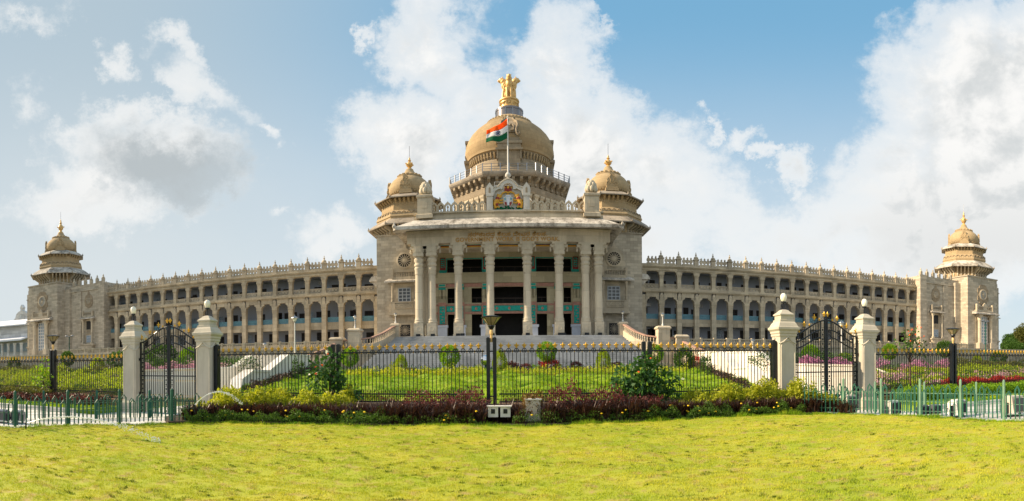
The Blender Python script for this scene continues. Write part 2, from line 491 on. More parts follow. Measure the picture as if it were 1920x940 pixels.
def copy_tree(o, parent=None):
    c = o.copy(); COL.objects.link(c); c.parent = parent
    for ch in list(o.children): copy_tree(ch, c)
    return c

def arc(cx, cz, r, a0, a1, n, sz=1.0):
    return [(cx + r * math.cos(R(a0 + (a1 - a0) * i / n)), cz + sz * r * math.sin(R(a0 + (a1 - a0) * i / n))) for i in range(n + 1)]
# ================================================================== THE BUILDING
# local frame: x from the axis, y = 0 at the wing front (88 m from the camera), z from the lawn
B = thing('government_building', 'long domed granite government building with arcaded wings and columned porch', 'building', (XC, 88, 0))

# ---------- wings
BAY = 3.07
X0 = 24.83
NB = 18

def cusp(w, zt, zs, step=0.16):
    """half outline of a stepped corbel arch opening, from the springing to the crown"""
    return [(w, zs), (w - step * 0.5, zs + step * 0.7), (w - step * 0.55, zs + step * 1.4), (w - step * 1.8, zs + step * 1.6), (w - step * 1.9, zs + step * 2.5),
            (w - step * 3.6, zs + step * 2.8), (w - step * 3.8, zt)]

def arch_mesh(name, hw, z0, z1, zs, zt, y0, y1, ow, step, mat):
    half = cusp(ow, zt, zs, step)
    poly = [(-hw, z0), (-hw, z1), (hw, z1), (hw, z0), (half[0][0], z0)] + half + [(-x, z) for x, z in reversed(half)] + [(-half[0][0], z0)]
    b = MB(); b.exz(list(reversed(poly)), y0, y1)
    return b.mesh(name, mat)

def lower_column():
    b = MB()
    b.box(-.46, .46, -.46, .40, 5.3, 5.75)
    b.box(-.40, .40, -.40, .36, 5.75, 11.1)
    for z, e in ((11.1, .47), (11.32, .43), (11.5, .50), (11.72, .46)):
        b.box(-e, e, -e, .36, z, z + .2)
    b.box(-.56, .56, -.44, .36, 11.92, 12.2)
    b.box(-.30, .30, -.46, -.40, 12.2, 13.0)
    return b.mesh('wing_column', 'wing')

def upper_column():
    b = MB()
    b.box(-.42, .42, -.40, .36, 13.75, 14.15)
    b.box(-.33, .33, -.33, .33, 14.15, 15.95)
    for z, e in ((15.95, .39), (16.12, .36), (16.25, .44)):
        b.box(-e, e, -e, .36, z, z + .14)
    b.box(-.52, .52, -.40, .36, 16.42, 16.62)
    for s in (-1, 1):
        b.exz([(s * .33, 16.62), (s * .78, 16.9), (s * .78, 16.99), (s * .33, 16.99)][::s], -.3, .3)
    b.box(-.33, .33, -.36, .36, 16.62, 16.99)
    return b.mesh('upper_column', 'wing')

def roundel():
    b = MB()
    pr = [(0.0, 0), (.27, 0), (.27, .05), (.20, .09), (.0, .07)]
    v = MB().lathe(pr, 14)
    b.add([(x, -.40 - z, y) for x, y, z in v.v], v.f)
    return b.mesh('roundel', 'trim')

def stone_rail(w, z0, z1, y):
    """pierced balustrade: rails, ring panels"""
    b = MB()
    b.box(-w, w, y - .10, y + .10, z1 - .13, z1); b.box(-w, w, y - .10, y + .10, z0, z0 + .13)
    n = max(3, int(round(2 * w / .62))); h = (z1 - z0 - .26) / 2; zc = (z0 + z1) / 2
    for i in range(n):
        cx = -w + (i + .5) * 2 * w / n
        ro = min(h, w / n * .92); rin = ro * .52
        o = [(cx + ro * math.cos(2 * PI * k / 10), zc + ro * math.sin(2 * PI * k / 10)) for k in range(10)]
        q = [(cx + rin * math.cos(2 * PI * k / 10), zc + rin * math.sin(2 * PI * k / 10)) for k in range(10)]
        vs = [(x, y - .06, z) for x, z in o] + [(x, y - .06, z) for x, z in q] + [(x, y + .06, z) for x, z in o] + [(x, y + .06, z) for x, z in q]
        fs = []
        for k in range(10):
            j = (k + 1) % 10
            fs += [(k, j, 10 + j, 10 + k), (20 + j, 20 + k, 30 + k, 30 + j), (10 + k, 10 + j, 30 + j, 30 + k), (j, k, 20 + k, 20 + j)]
        b.add(vs, fs)
        b.box(cx - rin * .45, cx + rin * .45, y - .05, y + .05, zc - rin * .45, zc + rin * .45)
    for i in range(n + 1):
        cx = -w + i * 2 * w / n
        b.box(max(-w, cx - .05), min(w, cx + .05), y - .07, y + .07, z0 + .13, z1 - .13)
    return b

def blue_rail():
    w = BAY / 2 - .42
    b = MB()
    y = .55
    b.box(-w, w, y - .05, y + .05, 9.80, 9.9); b.box(-w, w, y - .05, y + .05, 9.08, 9.16)
    n = 8
    for i in range(n):
        x = -w + i * 2 * w / n; x2 = x + 2 * w / n; xm = (x + x2) / 2
        b.bar((x, y, 9.16), (xm, y, 9.48), .05); b.bar((x2, y, 9.16), (xm, y, 9.48), .05)
        b.bar((xm, y, 9.48), (x, y, 9.80), .05); b.bar((xm, y, 9.48), (x2, y, 9.80), .05)
        b.box(x - .03, x + .03, y - .04, y + .04, 9.16, 9.80)
        b.box(xm - .07, xm + .07, y - .045, y + .045, 9.40, 9.56)
        b.box(x + .05, x2 - .05, y + .045, y + .055, 9.16, 9.80)
    return b.mesh('blue_balustrade', 'bluerail')

def pier_finial():
    b = MB()
    b.box(-.38, .38, -.38, .38, 17.74, 18.95)
    b.sq([(.44, 18.95), (.50, 19.03), (.50, 19.12), (.40, 19.16), (.40, 19.2)])
    b.lathe([(.34, 19.2), (.42, 19.3), (.40, 19.45), (.24, 19.62), (.10, 19.72), (.09, 19.80), (.17, 19.88), (.17, 19.96), (.07, 20.05), (.05, 20.12), (.09, 20.2), (.0, 20.42)], 10)
    return b.mesh('pier_finial', 'trim', True)

def merlon():
    b = MB()
    pts = [(.10, 18.3), (.14, 18.45), (.26, 18.55), (.31, 18.75), (.25, 18.98), (.12, 19.06), (.10, 19.14), (.16, 19.24), (.07, 19.34), (0, 19.44)]
    poly = [(x, z) for x, z in pts] + [(-x, z) for x, z in reversed(pts[:-1])]
    b.exz(list(reversed(poly)), -.12, .12)
    b.box(-.30, .30, -.14, .14, 18.12, 18.32)
    return b.mesh('merlon', 'trim')

def door_mesh(w, h, leafs):
    b = MB()
    b.box(-w / 2 - .12, w / 2 + .12, -.06, .0, 0, h + .12)
    b.mi = 1
    b.box(-w / 2, w / 2, -.09, -.06, 0, h)
    if leafs:
        b.mi = 0
        b.box(-.04, .04, -.12, -.09, 0, h)
        b.box(-w / 2, w / 2, -.12, -.09, h * .72, h * .72 + .07)
    return b.mesh('door', ['wood', 'dark'])

def grid_window(b, x0, x1, y, z0, z1, nx, nz, f=.09, gi=1, fi=0):
    b.mi = gi; b.box(x0, x1, y - .02, y + .02, z0, z1)
    b.mi = fi
    for i in range(nx + 1):
        x = x0 + (x1 - x0) * i / nx; b.box(x - f / 2, x + f / 2, y - .08, y - .02, z0, z1)
    for i in range(nz + 1):
        z = z0 + (z1 - z0) * i / nz; b.box(x0, x1, y - .075, y - .021, z - f / 2, z + f / 2)

LC, UC, RD = lower_column(), upper_column(), roundel()
ARCH_L = arch_mesh('lower_arch', BAY / 2 - .40, 11.9, 13.38, 11.9, 12.62, -.30, .25, BAY / 2 - .42, .15, 'wing')
LINTEL = arch_mesh('upper_lintel', BAY / 2 - .33, 16.55, 17.0, 16.55, 16.9, -.28, .25, BAY / 2 - .36, .10, 'wing')
SRAIL = stone_rail(BAY / 2 - .36, 14.0, 14.82, 0.0).mesh('stone_balustrade', 'trim')
BRAIL, PF, ME = blue_rail(), pier_finial(), merlon()
D1, D2, D3 = door_mesh(1.0, 2.1, True), door_mesh(1.3, 1.9, True), door_mesh(.7, 1.7, False)
_b = MB(); grid_window(_b, -.7, .7, -.06, .5, 2.0, 4, 2, .07); D4 = _b.mesh('shuttered_window', ['frameblue', 'lightglass'])
_b = MB(); _b.box(-.42, .42, -.34, 0, 0, .55); _b.mi = 1
for _i in range(7): _b.box(-.36, .36, -.36, -.34, .06 + _i * .065, .10 + _i * .065)
AC = _b.mesh('air_conditioner', ['white', 'steel'])

XW0, XW1 = 19.6, 80.2
rng = random.Random(5)
for sgn, nm in ((-1, 'left'), (1, 'right')):
    b = MB()
    def sb(x0, x1, y0, y1, z0, z1): b.box(sgn * x0, sgn * x1, y0, y1, z0, z1)
    sb(XW0, XW1, -.9, 4.2, 4.6, 5.3)                       # plinth and ground floor
    sb(XW0, XW1, -1.3, -.9, 4.4, 4.9)
    sb(XW0, XW1, .42, 3.6, 8.55, 9.02)                     # first floor slab
    sb(XW0, XW1, .40, .72, 7.80, 9.04)                     # floor beam
    sb(XW0, XW1, -.34, 3.6, 13.38, 13.62)                  # second floor slab
    sb(XW0, XW1, -.36, 3.6, 17.0, 17.62)                   # roof slab
    # cornices
    sb(XW0, XW1, -.62, -.34, 13.55, 13.66); sb(XW0, XW1, -.50, -.34, 13.40, 13.55); sb(XW0, XW1, -.44, .30, 13.66, 13.98)
    sb(XW0, XW1, -.70, .5, 17.62, 17.75); sb(XW0, XW1, -.54, -.36, 17.46, 17.62); sb(XW0, XW1, -.44, -.36, 17.05, 17.2)
    sb(XW0, XW1, -.34, .10, 17.75, 18.12)                  # parapet
    w = build('wing', b, 'wing', B)
    tag(w, 'wing of arcaded verandas on the %s of the central porch' % nm)
    bb = MB(); bb.box(sgn * XW0, sgn * XW1, 3.3, 3.6, 5.3, 17.0); bb.box(sgn * XW0, sgn * XW1, 3.6, 30, 4.6, 17.3)
    build('corridor_wall', bb, 'plaster', w)
    bb = MB(); bb.box(sgn * XW0, sgn * XW1, .74, 3.3, 8.5, 8.546); bb.box(sgn * XW0, sgn * XW1, .3, 3.3, 13.33, 13.376); bb.box(sgn * XW0, sgn * XW1, .3, 3.3, 16.95, 16.996)
    build('corridor_ceiling', bb, 'plaster', w)
    for k in range(-1, NB + 1):
        x = sgn * (X0 + BAY * k)
        obj('lower_column', LC, w, (x, 0, 0)); obj('upper_column', UC, w, (x, 0, 0))
        if k >= 0:
            obj('roundel', RD, w, (x, 0, 13.02)); obj('pier_finial', PF, w, (x, 0, 0))
        xm = x + sgn * BAY / 2
        if k < NB:
            obj('lower_arch', ARCH_L, w, (xm, 0, 0)); obj('upper_lintel', LINTEL, w, (xm, 0, 0))
            obj('stone_balustrade', SRAIL, w, (xm, 0, 0)); obj('blue_balustrade', BRAIL, w, (xm, 0, 0))
            for j in (-1, 0, 1): obj('merlon', ME, w, (xm + j * .62, -.05, 0))
            for z in (5.3, 9.02, 13.62):
                t = rng.random()
                obj('door', D1 if t < .55 else D2, w, (xm + rng.uniform(-.75, -.35) * (1 if rng.random() < .8 else -1), 3.3, z))
                t2 = rng.random()
                if t2 < .35: obj('window', D3, w, (xm + rng.uniform(.7, .95), 3.3, z + .5))
                elif t2 < .55: obj('shuttered_window', D4, w, (xm + rng.uniform(.5, .75), 3.29, z + .2))
                if rng.random() < .18: obj('air_conditioner', AC, w, (xm + rng.uniform(-.2, .5), 3.29, z + 2.35))

# ---------- turret on an octagon, used over the porch corners and the end towers
def curl_bracket(h, d, w):
    b = MB()
    b.eyz([(0, 0), (-.12 * d, 0), (-.22 * d, .15 * h), (-.10 * d, .35 * h), (-.45 * d, .55 * h), (-.95 * d, .78 * h), (-d, h), (0, h)], -w / 2, w / 2)
    return b

def naga_plate(w, h, mat, t=.35):
    """carved crest plate: base slab, two volutes and a crowning bud"""
    b = MB()
    b.box(-w * .5, w * .5, -t, t, 0, h * .14)
    b.box(-w * .42, w * .42, -t * .8, t * .8, h * .14, h * .22)
    pts = [(.42, .22), (.46, .34), (.36, .46), (.40, .58), (.28, .70), (.20, .72), (.16, .80), (.20, .88), (.10, .96), (0, 1.0)]
    poly = [(x * w, z * h) for x, z in pts] + [(-x * w, z * h) for x, z in reversed(pts[:-1])]
    b.exz(list(reversed(poly)), -t * .55, t * .55)
    for s in (-1, 1):
        sp = []
        for i in range(15):
            a = i / 14 * 2.6 * PI; r = w * (.16 - .11 * i / 14)
            sp.append((s * (w * .30 + r * math.cos(a + PI)), -t * .6, h * .38 + r * math.sin(a)))
        b.tube(sp, w * .035, 5)
        b.tube([(s * w * .14, -t * .6, h * .40), (s * w * .10, -t * .6, h * .58), (s * w * .20, -t * .6, h * .70), (s * w * .08, -t * .6, h * .86)], w * .04, 5)
    b.ball((0, -t * .5, h * .5), (w * .10, t * .3, h * .12), 8, 6)
    return b.mesh('crest_plate', mat, True)

def turret(cx, cy, S, part_label, rod=True):
    zb, zl1, ze1, zfr, zt, zl2, ze2, zd = S['z']
    an, a1, ab0, ab1, a2, rd = S['a']
    b = MB()
    b.octo([(an, zb), (an, zl1 + .25)])
    b.octo([(ab0, ze1 - .5), (ab0, zfr[0]), (ab0 + .10, zfr[0]), (ab0 + .10, zfr[0] + .12), (ab0 * .5 + ab1 * .5 + .12, zfr[1]), (ab1 + .28, zfr[1] + .15), (ab1 + .12, zt - (zt - zfr[1]) * .72), (ab1, zl2 + .35)])
    t = build('corner_turret', b, 'dome', B, (cx, cy, 0))
    tag(t, part_label)
    e = MB()
    e.octo([(an, zl1 + .35), (a1, zl1), (a1 + .03, zl1 + .16), (a1 - .12, zl1 + .24), (a1 * .55 + ab0 * .45, zl1 + (ze1 - zl1) * .55), (ab0 - .1, ze1)])
    build('lower_eave', e, 'grey' if S['greyeave'] else 'eave', t)
    e = MB()
    e.octo([(ab1 - .05, zl2 + .35), (a2, zl2), (a2 + .03, zl2 + .14), (a2 - .1, zl2 + .2), (a2 * .5 + rd * .5, zl2 + (ze2 - zl2) * .6), (rd * .95, ze2)])
    build('upper_eave', e, 'grey' if S['greyeave'] else 'eave', t)
    # corner horns of the eaves
    hm = MB(); hm.lathe([(.13, 0), (.17, .12), (.08, .3), (.0, .55)], 6); hme = hm.mesh('eave_horn', 'grey')
    k = 1 / math.cos(PI / 8)
    for i in range(8):
        a = PI / 8 + i * PI / 4
        if math.sin(a) > .5: continue
        obj('eave_horn', hme, t, (math.cos(a) * a1 * k * .99, math.sin(a) * a1 * k * .99, zl1 + .1), 0, S['s'])
        obj('eave_horn', hme, t, (math.cos(a) * a2 * k * .99, math.sin(a) * a2 * k * .99, zl2 + .1), 0, S['s'])
    # brackets under both eaves, shown sides only
    bm = curl_bracket(zl1 - zb, (a1 - an) * .72, .26 * S['s']).mesh('eave_bracket', 'trim')
    b2h = (zl2 - zt)
    bm2 = curl_bracket(b2h, (a2 - ab1) * .6, .30 * S['s']).mesh('neck_bracket', 'dome')
    for f in range(8):
        a = f * PI / 4
        if math.sin(a) > .3: continue
        n = S['nb']
        for i in range(n):
            off = ((i + .5) / n - .5) * 2 * an * math.tan(PI / 8)
            obj('eave_bracket', bm, t, (math.cos(a) * an - math.sin(a) * off, math.sin(a) * an + math.cos(a) * off, zb + .12), a + PI / 2)
            off = ((i + .5) / n - .5) * 2 * ab1 * math.tan(PI / 8)
            obj('neck_bracket', bm2, t, (math.cos(a) * ab1 - math.sin(a) * off, math.sin(a) * ab1 + math.cos(a) * off, zt + .1), a + PI / 2)
    # carved frieze: a row of small raised rings
    fr = MB(); fz = (zfr[0] + .12 + zfr[1]) / 2; fh = (zfr[1] - zfr[0] - .12)
    amid = ab0 * .75 + ab1 * .25 + .10
    for f in range(8):
        a = f * PI / 4
        if math.sin(a) > .3: continue
        L = 2 * amid * math.tan(PI / 8); n = int(L / (fh * .95))
        for i in range(n):
            off = ((i + .5) / n - .5) * L
            c = Vector((math.cos(a) * amid - math.sin(a) * off, math.sin(a) * amid + math.cos(a) * off, fz))
            tx = Vector((-math.sin(a), math.cos(a), 0)); nn = Vector((math.cos(a), math.sin(a), 0))
            for q in range(4):
                p = [c + (tx * math.cos(PI / 2 * q + d) + Vector((0, 0, 1)) * math.sin(PI / 2 * q + d)) * (fh * .40) + nn * .03 for d in (0, PI / 4, PI / 2)]
                fr.tube(p, fh * .09, 4)
    o = build('carved_frieze', fr, 'drum', t); o['kind'] = 'stuff'
    # dome
    d = MB()
    h = S['dh']
    d.lathe([(rd * .86, zd - .4), (rd * .92, zd), (rd * .86, zd + .05 * h), (rd * .93, zd + .10 * h), (rd * .985, zd + .17 * h), (rd, zd + .26 * h), (rd * .985, zd + .36 * h), (rd * .93, zd + .46 * h), (rd * .82, zd + .56 * h), (rd * .67, zd + .65 * h), (rd * .50, zd + .72 * h)], 32)
    build('dome', d, 'dome', t, smooth=True)
    c = MB()
    c.lathe([(rd * .60, zd + .69 * h), (rd * .60, zd + .71 * h), (rd * .45, zd + .78 * h), (rd * .30, zd + .86 * h), (rd * .22, zd + .93 * h), (rd * .18, zd + h)], 20)
    for i in range(16):
        a = 2 * PI * i / 16
        c.ball((math.cos(a) * rd * .52, math.sin(a) * rd * .52, zd + .745 * h), (rd * .10, rd * .10, .045 * h), 6, 4)
    build('lotus_collar', c, 'dome', t, smooth=True)
    g = MB(); q = S['s']; z0 = zd + h; gh = S['gh']
    g.lathe([(.55 * q, z0 - .15), (.60 * q, z0), (.30 * q, z0 + .10 * gh), (.22 * q, z0 + .16 * gh), (.42 * q, z0 + .22 * gh), (.56 * q, z0 + .34 * gh), (.52 * q, z0 + .44 * gh), (.26 * q, z0 + .54 * gh), (.16 * q, z0 + .60 * gh), (.28 * q, z0 + .66 * gh), (.14 * q, z0 + .74 * gh), (.16 * q, z0 + .80 * gh), (.05 * q, z0 + .9 * gh), (.0, z0 + gh)], 14)
    for i in range(4):
        a = PI / 4 + i * PI / 2
        g.ball((math.cos(a) * .66 * q, math.sin(a) * .66 * q, z0 + .40 * gh), .13 * q, 6, 5)
    build('gold_finial', g, 'gold', t, smooth=True)
    r = MB(); r.tube([(0, 0, z0 + gh * .96), (0, 0, z0 + gh + S['rod'])], .035, 5)
    build('lightning_rod', r, 'steel', t)
    pm = naga_plate(rd * .62, h * .62, 'dome')
    for i in range(4):
        a = -PI / 2 + i * PI / 2 + S['prot']
        obj('crest_plate', pm, t, (math.cos(a) * rd * .98, math.sin(a) * rd * .98, zd - .05), a + PI / 2)
    cp = MB()
    for i in range(44):
        a = 2 * PI * i / 44
        cp.ball((math.cos(a) * rd * .94, math.sin(a) * rd * .94, zd + .10 * h), (.09 * q, .09 * q, .15 * q), 5, 4)
    o = build('petal_band', cp, 'dome', t); o['kind'] = 'stuff'
    return t

CT = dict(z=(21.35, 22.5, 23.75, (23.95, 24.85), 25.7, 26.75, 27.9, 27.9), a=(4.55, 6.15, 4.85, 4.05, 5.15, 3.30), greyeave=True, s=1.0, nb=5, dh=4.65, gh=2.15, rod=1.6, prot=0.0)
ET = dict(z=(21.1, 23.2, 24.95, (25.2, 26.25), 26.7, 27.9, 29.2, 29.1), a=(5.0, 7.0, 4.95, 4.35, 5.3, 3.55), greyeave=False, s=1.15, nb=5, dh=4.9, gh=3.6, rod=1.5, prot=PI / 4)
turret(-15.6, -2.7, CT, 'small octagonal domed turret on the left corner of the porch block')
turret(15.6, -2.7, CT, 'small octagonal domed turret on the right corner of the porch block')

def balus(b, x0, x1, y, z0, z1, n, r=.09):
    """little turned balusters with rails along x"""
    b.box(x0, x1, y - .12, y + .12, z0, z0 + .12); b.box(x0, x1, y - .14, y + .14, z1 - .14, z1)
    for i in range(n):
        x = x0 + (i + .5) * (x1 - x0) / n
        h = z1 - z0 - .26; z = z0 + .12
        b.lathe([(r * .7, z), (r, z + h * .25), (r * .5, z + h * .5), (r, z + h * .75), (r * .7, z + h)], 6, x, y, cap=False)

def chajja(b, hw, y0, d, z, t=.18, rise=.55):
    """sloped stone hood over a window: lip out at y0-d, back at y0"""
    b.add([(-hw, y0 - d, z), (hw, y0 - d, z), (hw * .90, y0, z + .12), (-hw * .90, y0, z + .12),
           (-hw, y0 - d, z + t), (hw, y0 - d, z + t), (hw * .86, y0, z + rise), (-hw * .86, y0, z + rise)],
          [(3, 2, 1, 0), (4, 5, 6, 7), (0, 1, 5, 4), (1, 2, 6, 5), (3, 0, 4, 7), (2, 3, 7, 6)])

# ---------- porch-side tower blocks with bay window
def rosette(r):
    b = MB()
    def disc(pr, n=24):
        v = MB().lathe(pr, n, cap=False); b.add([(x, -z, y) for x, y, z in v.v], v.f)
    b.mi = 0
    disc([(r * 1.28, 0), (r * 1.28, .12), (r * 1.02, .16), (r * 1.0, .08)])
    b.mi = 1; disc([(r, .03), (r, .06), (0, .06)])
    b.mi = 0; disc([(r * .22, .05), (r * .22, .16), (0, .18)])
    for i in range(16):
        a = 2 * PI * i / 16
        b.bar((math.cos(a) * r * .2, -.10, math.sin(a) * r * .2), (math.cos(a) * r * .98, -.10, math.sin(a) * r * .98), .085, .10)
    return b

for sgn, nm in ((-1, 'left'), (1, 'right')):
    b = MB()
    b.box(-4.35, 4.35, 0, 11, 3.0, 21.2)
    b.box(-4.5, 4.5, -.15, 11.1, 21.2, 21.36)
    b.box(-4.42, 4.42, -.08, 11.05, 4.0, 5.6)
    t = build('tower_block', b, 'wall', B, (sgn * 15.6, -7, 0))
    tag(t, 'plain stone tower block with rose window on the %s of the porch' % nm)
    r = rosette(.98)
    pl = [(1.75, -1.55), (1.75, -.6), (1.5, -.2), (1.55, .5), (1.2, 1.15), (.7, 1.55), (.25, 1.9), (.12, 2.35), (0, 2.6)]
    r.mi = 0
    r.exz([(x, z) for x, z in reversed(pl)] + [(-x, z) for x, z in pl[:-1]], .15, .0)
    build('rose_window', r, ['trim', 'dark'], t, (0, -.16, 17.35))
    # hooded balcony
    h = MB(); chajja(h, 2.9, 0, 1.35, 13.95, .22, .75)
    build('window_hood', h, 'eave', t)
    h = MB(); balus(h, -1.65, 1.65, -.55, 14.75, 15.7, 9); h.box(-1.95, -1.6, -.75, -.35, 14.7, 16.0); h.box(1.6, 1.95, -.75, -.35, 14.7, 16.0); h.box(-1.8, 1.8, -.7, 0, 14.4, 14.8)
    build('hood_balustrade', h, 'trim', t)
    for s in (-1, 1):
        c = MB(); c.lathe([(.24, 11.1), (.24, 11.35), (.17, 11.4), (.16, 13.4), (.26, 13.55), (.26, 13.95)], 10); build('balcony_column', c, 'trim', t, (s * 1.75, -.75, 0), True)
        c = curl_bracket(.75, .9, .4); build('balcony_bracket', c, 'trim', t, (s * 1.6, -.02, 8.4))
    c = MB(); c.box(-1.95, 1.95, -1.0, 0, 9.9, 11.1); c.box(-2.25, 2.25, -1.15, 0, 9.1, 9.45); c.box(-2.05, 2.05, -1.05, 0, 9.45, 9.95)
    build('balcony', c, 'trim', t)
    c = MB(); rr = stone_rail(1.35, 10.05, 11.0, 0); build('balcony_panel', rr, 'trim', t, (0, -1.08, 0))
    c = MB(); c.mi = 2; c.box(-1.35, 1.35, -.04, -.01, 11.1, 13.9); grid_window(c, -.95, .85, -.06, 11.2, 13.2, 3, 4, .12)
    build('window', c, ['frameblue', 'glass', 'trim'], t)
    c = MB(); c.box(-1.1, 1.1, -.14, 0, 5.65, 8.0); c.mi = 1; c.box(-.8, .8, -.16, -.10, 5.95, 7.7); c.mi = 0
    for i in range(8):
        a = PI * i / 8; c.bar((-.75 * math.cos(a), -.18, 6.82 - .75 * math.sin(a)), (.75 * math.cos(a), -.18, 6.82 + .75 * math.sin(a)), .07, .05)
    build('grille_window', c, ['trim', 'dark'], t)
    # small hood on the outer flank, facing the wing
    c = MB(); c.box(0, 1.5, 1.0, 5.4, 14.6, 14.8); c.exz([(0, 14.8), (1.5, 14.8), (1.1, 15.35), (0, 15.5)], 1.0, 5.4); c.exz([(0, 13.6), (.25, 13.6), (1.3, 14.6), (0, 14.6)], 1.3, 5.1)
    if sgn < 0: c.v = [(-x, y, z) for x, y, z in c.v]
    build('flank_hood', c, 'eave', t, (sgn * 4.35, 0, 0))
# ---------- end towers
def end_block(sgn, nm):
    b = MB()
    # recessed side blocks either side of the tower, tower proper, all one masonry mass
    def sb(x0, x1, y0, y1, z0, z1): b.box(sgn * x0, sgn * x1, y0, y1, z0, z1)
    sb(79.3, 91.3, -1.5, 16, 0, 20.0)
    sb(101.5, 107.0, -.3, 16, 0, 20.0)
    sb(91.3, 101.5, -4.3, 16, 0, 21.05)
    sb(79.2, 91.3, -1.72, -1.5, 18.55, 18.75); sb(101.5, 107.1, -.5, -.3, 18.55, 18.75)
    sb(91.1, 101.7, -4.45, 6, 20.85, 21.1)
    sb(79.1, 80.9, -1.95, -1.5, 0, 20.2); sb(86.2, 87.6, -1.72, -1.5, 0, 18.5); sb(89.6, 91.3, -2.1, -1.5, 0, 19.4)
    sb(91.0, 101.8, -4.5, -4.3, 3.0, 5.6); sb(79.0, 91.3, -1.98, -1.5, 3.0, 5.3)
    t = build('end_tower', b, 'wall', B)
    tag(t, 'stone end tower with dome at the %s end of the building' % nm)
    cx = sgn * 96.4
    # parapet merlons on the side block
    m = MB(); m.box(-.32, .32, -.32, .32, 20.0, 20.9); m.lathe([(.30, 20.9), (.36, 21.0), (.18, 21.2), (.10, 21.3), (.2, 21.42), (.0, 21.75)], 8)
    me = m.mesh('parapet_finial', 'trim')
    for x in (79.8, 81.6, 83.4, 85.2, 87.0, 88.8): obj('parapet_finial', me, t, (sgn * x, -1.3, 0), 0, (.9, .9, 1))
    for x in (102.6, 104.4, 106.2): obj('parapet_finial', me, t, (sgn * x, 0, 0))
    # medallion on the tower front
    m = rosette(1.0)
    m.mi = 2; m.exz([(1.3, -2.0), (1.3, -1.5), (1.9, -1.3), (1.9, -.5), (1.5, 0), (1.9, .5), (1.9, 1.3), (1.3, 1.5), (1.2, 2.0), (.6, 2.3), (-.6, 2.3), (-1.2, 2.0), (-1.3, 1.5), (-1.9, 1.3), (-1.9, .5), (-1.5, 0), (-1.9, -.5), (-1.9, -1.3), (-1.3, -1.5), (-1.3, -2.0), (-.5, -2.3), (.5, -2.3)], .14, -.005)
    build('medallion', m, ['trim', 'bluegrey', 'drum'], t, (cx, -4.42, 17.0))
    # tall bay with two columns, hood and balustrade
    h = MB(); chajja(h, 4.1, 0, 1.7, 12.35, .25, .85); build('window_hood', h, 'eave', t, (cx, -4.3, 0))
    h = MB(); balus(h, -2.6, 2.6, -.6, 13.35, 14.3, 10, .12)
    for x in (-2.7, 2.7): h.box(x - .22, x + .22, -.85, -.35, 13.2, 14.75)
    h.exz([(-.7, 13.3), (.7, 13.3), (.6, 14.6), (0, 15.1), (-.6, 14.6)], -.7, -.45); h.box(-2.9, 2.9, -.8, 0, 13.0, 13.36)
    build('hood_balustrade', h, 'trim', t, (cx, -4.3, 0))
    for s in (-1, 1):
        c = MB(); c.box(-.55, .55, -.55, .55, 4.6, 5.9); c.lathe([(.48, 5.9), (.40, 6.1), (.38, 11.0), (.46, 11.1), (.42, 11.3), (.55, 11.6), (.55, 11.8)], 12); c.box(-.6, .6, -.6, .55, 11.8, 12.35)
        build('bay_column', c, 'col', t, (cx + s * 2.0, -5.0, 0), True)
    c = MB(); c.mi = 2; c.box(-2.6, -1.35, -.06, .0, 5.0, 12.2); c.box(1.35, 2.6, -.06, 0, 5.0, 12.2); grid_window(c, -1.3, 1.3, -.04, 5.4, 12.0, 4, 9, .14)
    build('tall_window', c, ['white', 'lightglass', 'trim'], t, (cx, -4.36, 0))
    # small bay in the side blocks
    for bx, by in ((84.0, -1.5), (104.3, -.3)):
        h = MB(); chajja(h, 2.1, 0, 1.1, 12.2, .2, .6); build('bay_hood', h, 'eave', t, (sgn * bx, by, 0))
        h = MB(); balus(h, -1.3, 1.3, -.4, 12.9, 13.7, 7); h.box(-1.5, 1.5, -.6, 0, 12.6, 12.92); h.box(-1.6, -1.3, -.6, -.2, 12.9, 14.0); h.box(1.3, 1.6, -.6, -.2, 12.9, 14.0)
        build('bay_balustrade', h, 'trim', t, (sgn * bx, by, 0))
        for s in (-1, 1):
            c = MB(); c.box(-.28, .28, -.28, .28, 6.6, 7.1); c.lathe([(.24, 7.1), (.19, 7.3), (.18, 11.4), (.28, 11.6), (.28, 11.8)], 10); c.box(-.3, .3, -.3, .3, 11.8, 12.25)
            build('bay_column', c, 'col', t, (sgn * bx + s * 1.35, by - .55, 0), True)
        c = MB(); c.mi = 2; c.box(-1.2, 1.2, -.03, 0, 7.0, 12.1); c.mi = 1; c.box(-.75, .75, -.05, -.03, 9.9, 11.8); c.mi = 2; balus(c, -.75, .75, -.1, 9.0, 9.9, 5, .07); grid_window(c, -.65, .65, -.05, 7.1, 8.6, 3, 3, .08, 3, 0)
        build('bay_window', c, ['frameblue', 'dark', 'trim', 'lightglass'], t, (sgn * bx, by - .003, 0))
        c = MB(); c.exz([(-1.9, 6.6), (-1.7, 5.9), (-.9, 5.2), (-.3, 4.7), (.3, 4.7), (.9, 5.2), (1.7, 5.9), (1.9, 6.6)], -.8, 0); c.box(-2.05, 2.05, -.95, 0, 6.45, 6.75)
        for i in range(7): c.box(-1.4 + i * .42, -1.1 + i * .42, -.88, -.8, 5.4, 6.3)
        build('bay_corbel', c, 'trim', t, (sgn * bx, by, 0))
    m = rosette(.55); m.mi = 2
    m.exz([(1.0, -1.1), (1.25, 0), (1.0, 1.1), (.4, 1.5), (.1, 2.2), (-.1, 2.2), (-.4, 1.5), (-1.0, 1.1), (-1.25, 0), (-1.0, -1.1), (0, -1.5)], .14, -.005)
    build('medallion', m, ['trim', 'bluegrey', 'drum'], t, (sgn * 84.0, -1.62, 16.2))
    return turret(cx, 1.6, ET, 'domed octagonal turret on the %s end tower' % nm)
end_block(-1, 'left')
end_block(1, 'right')

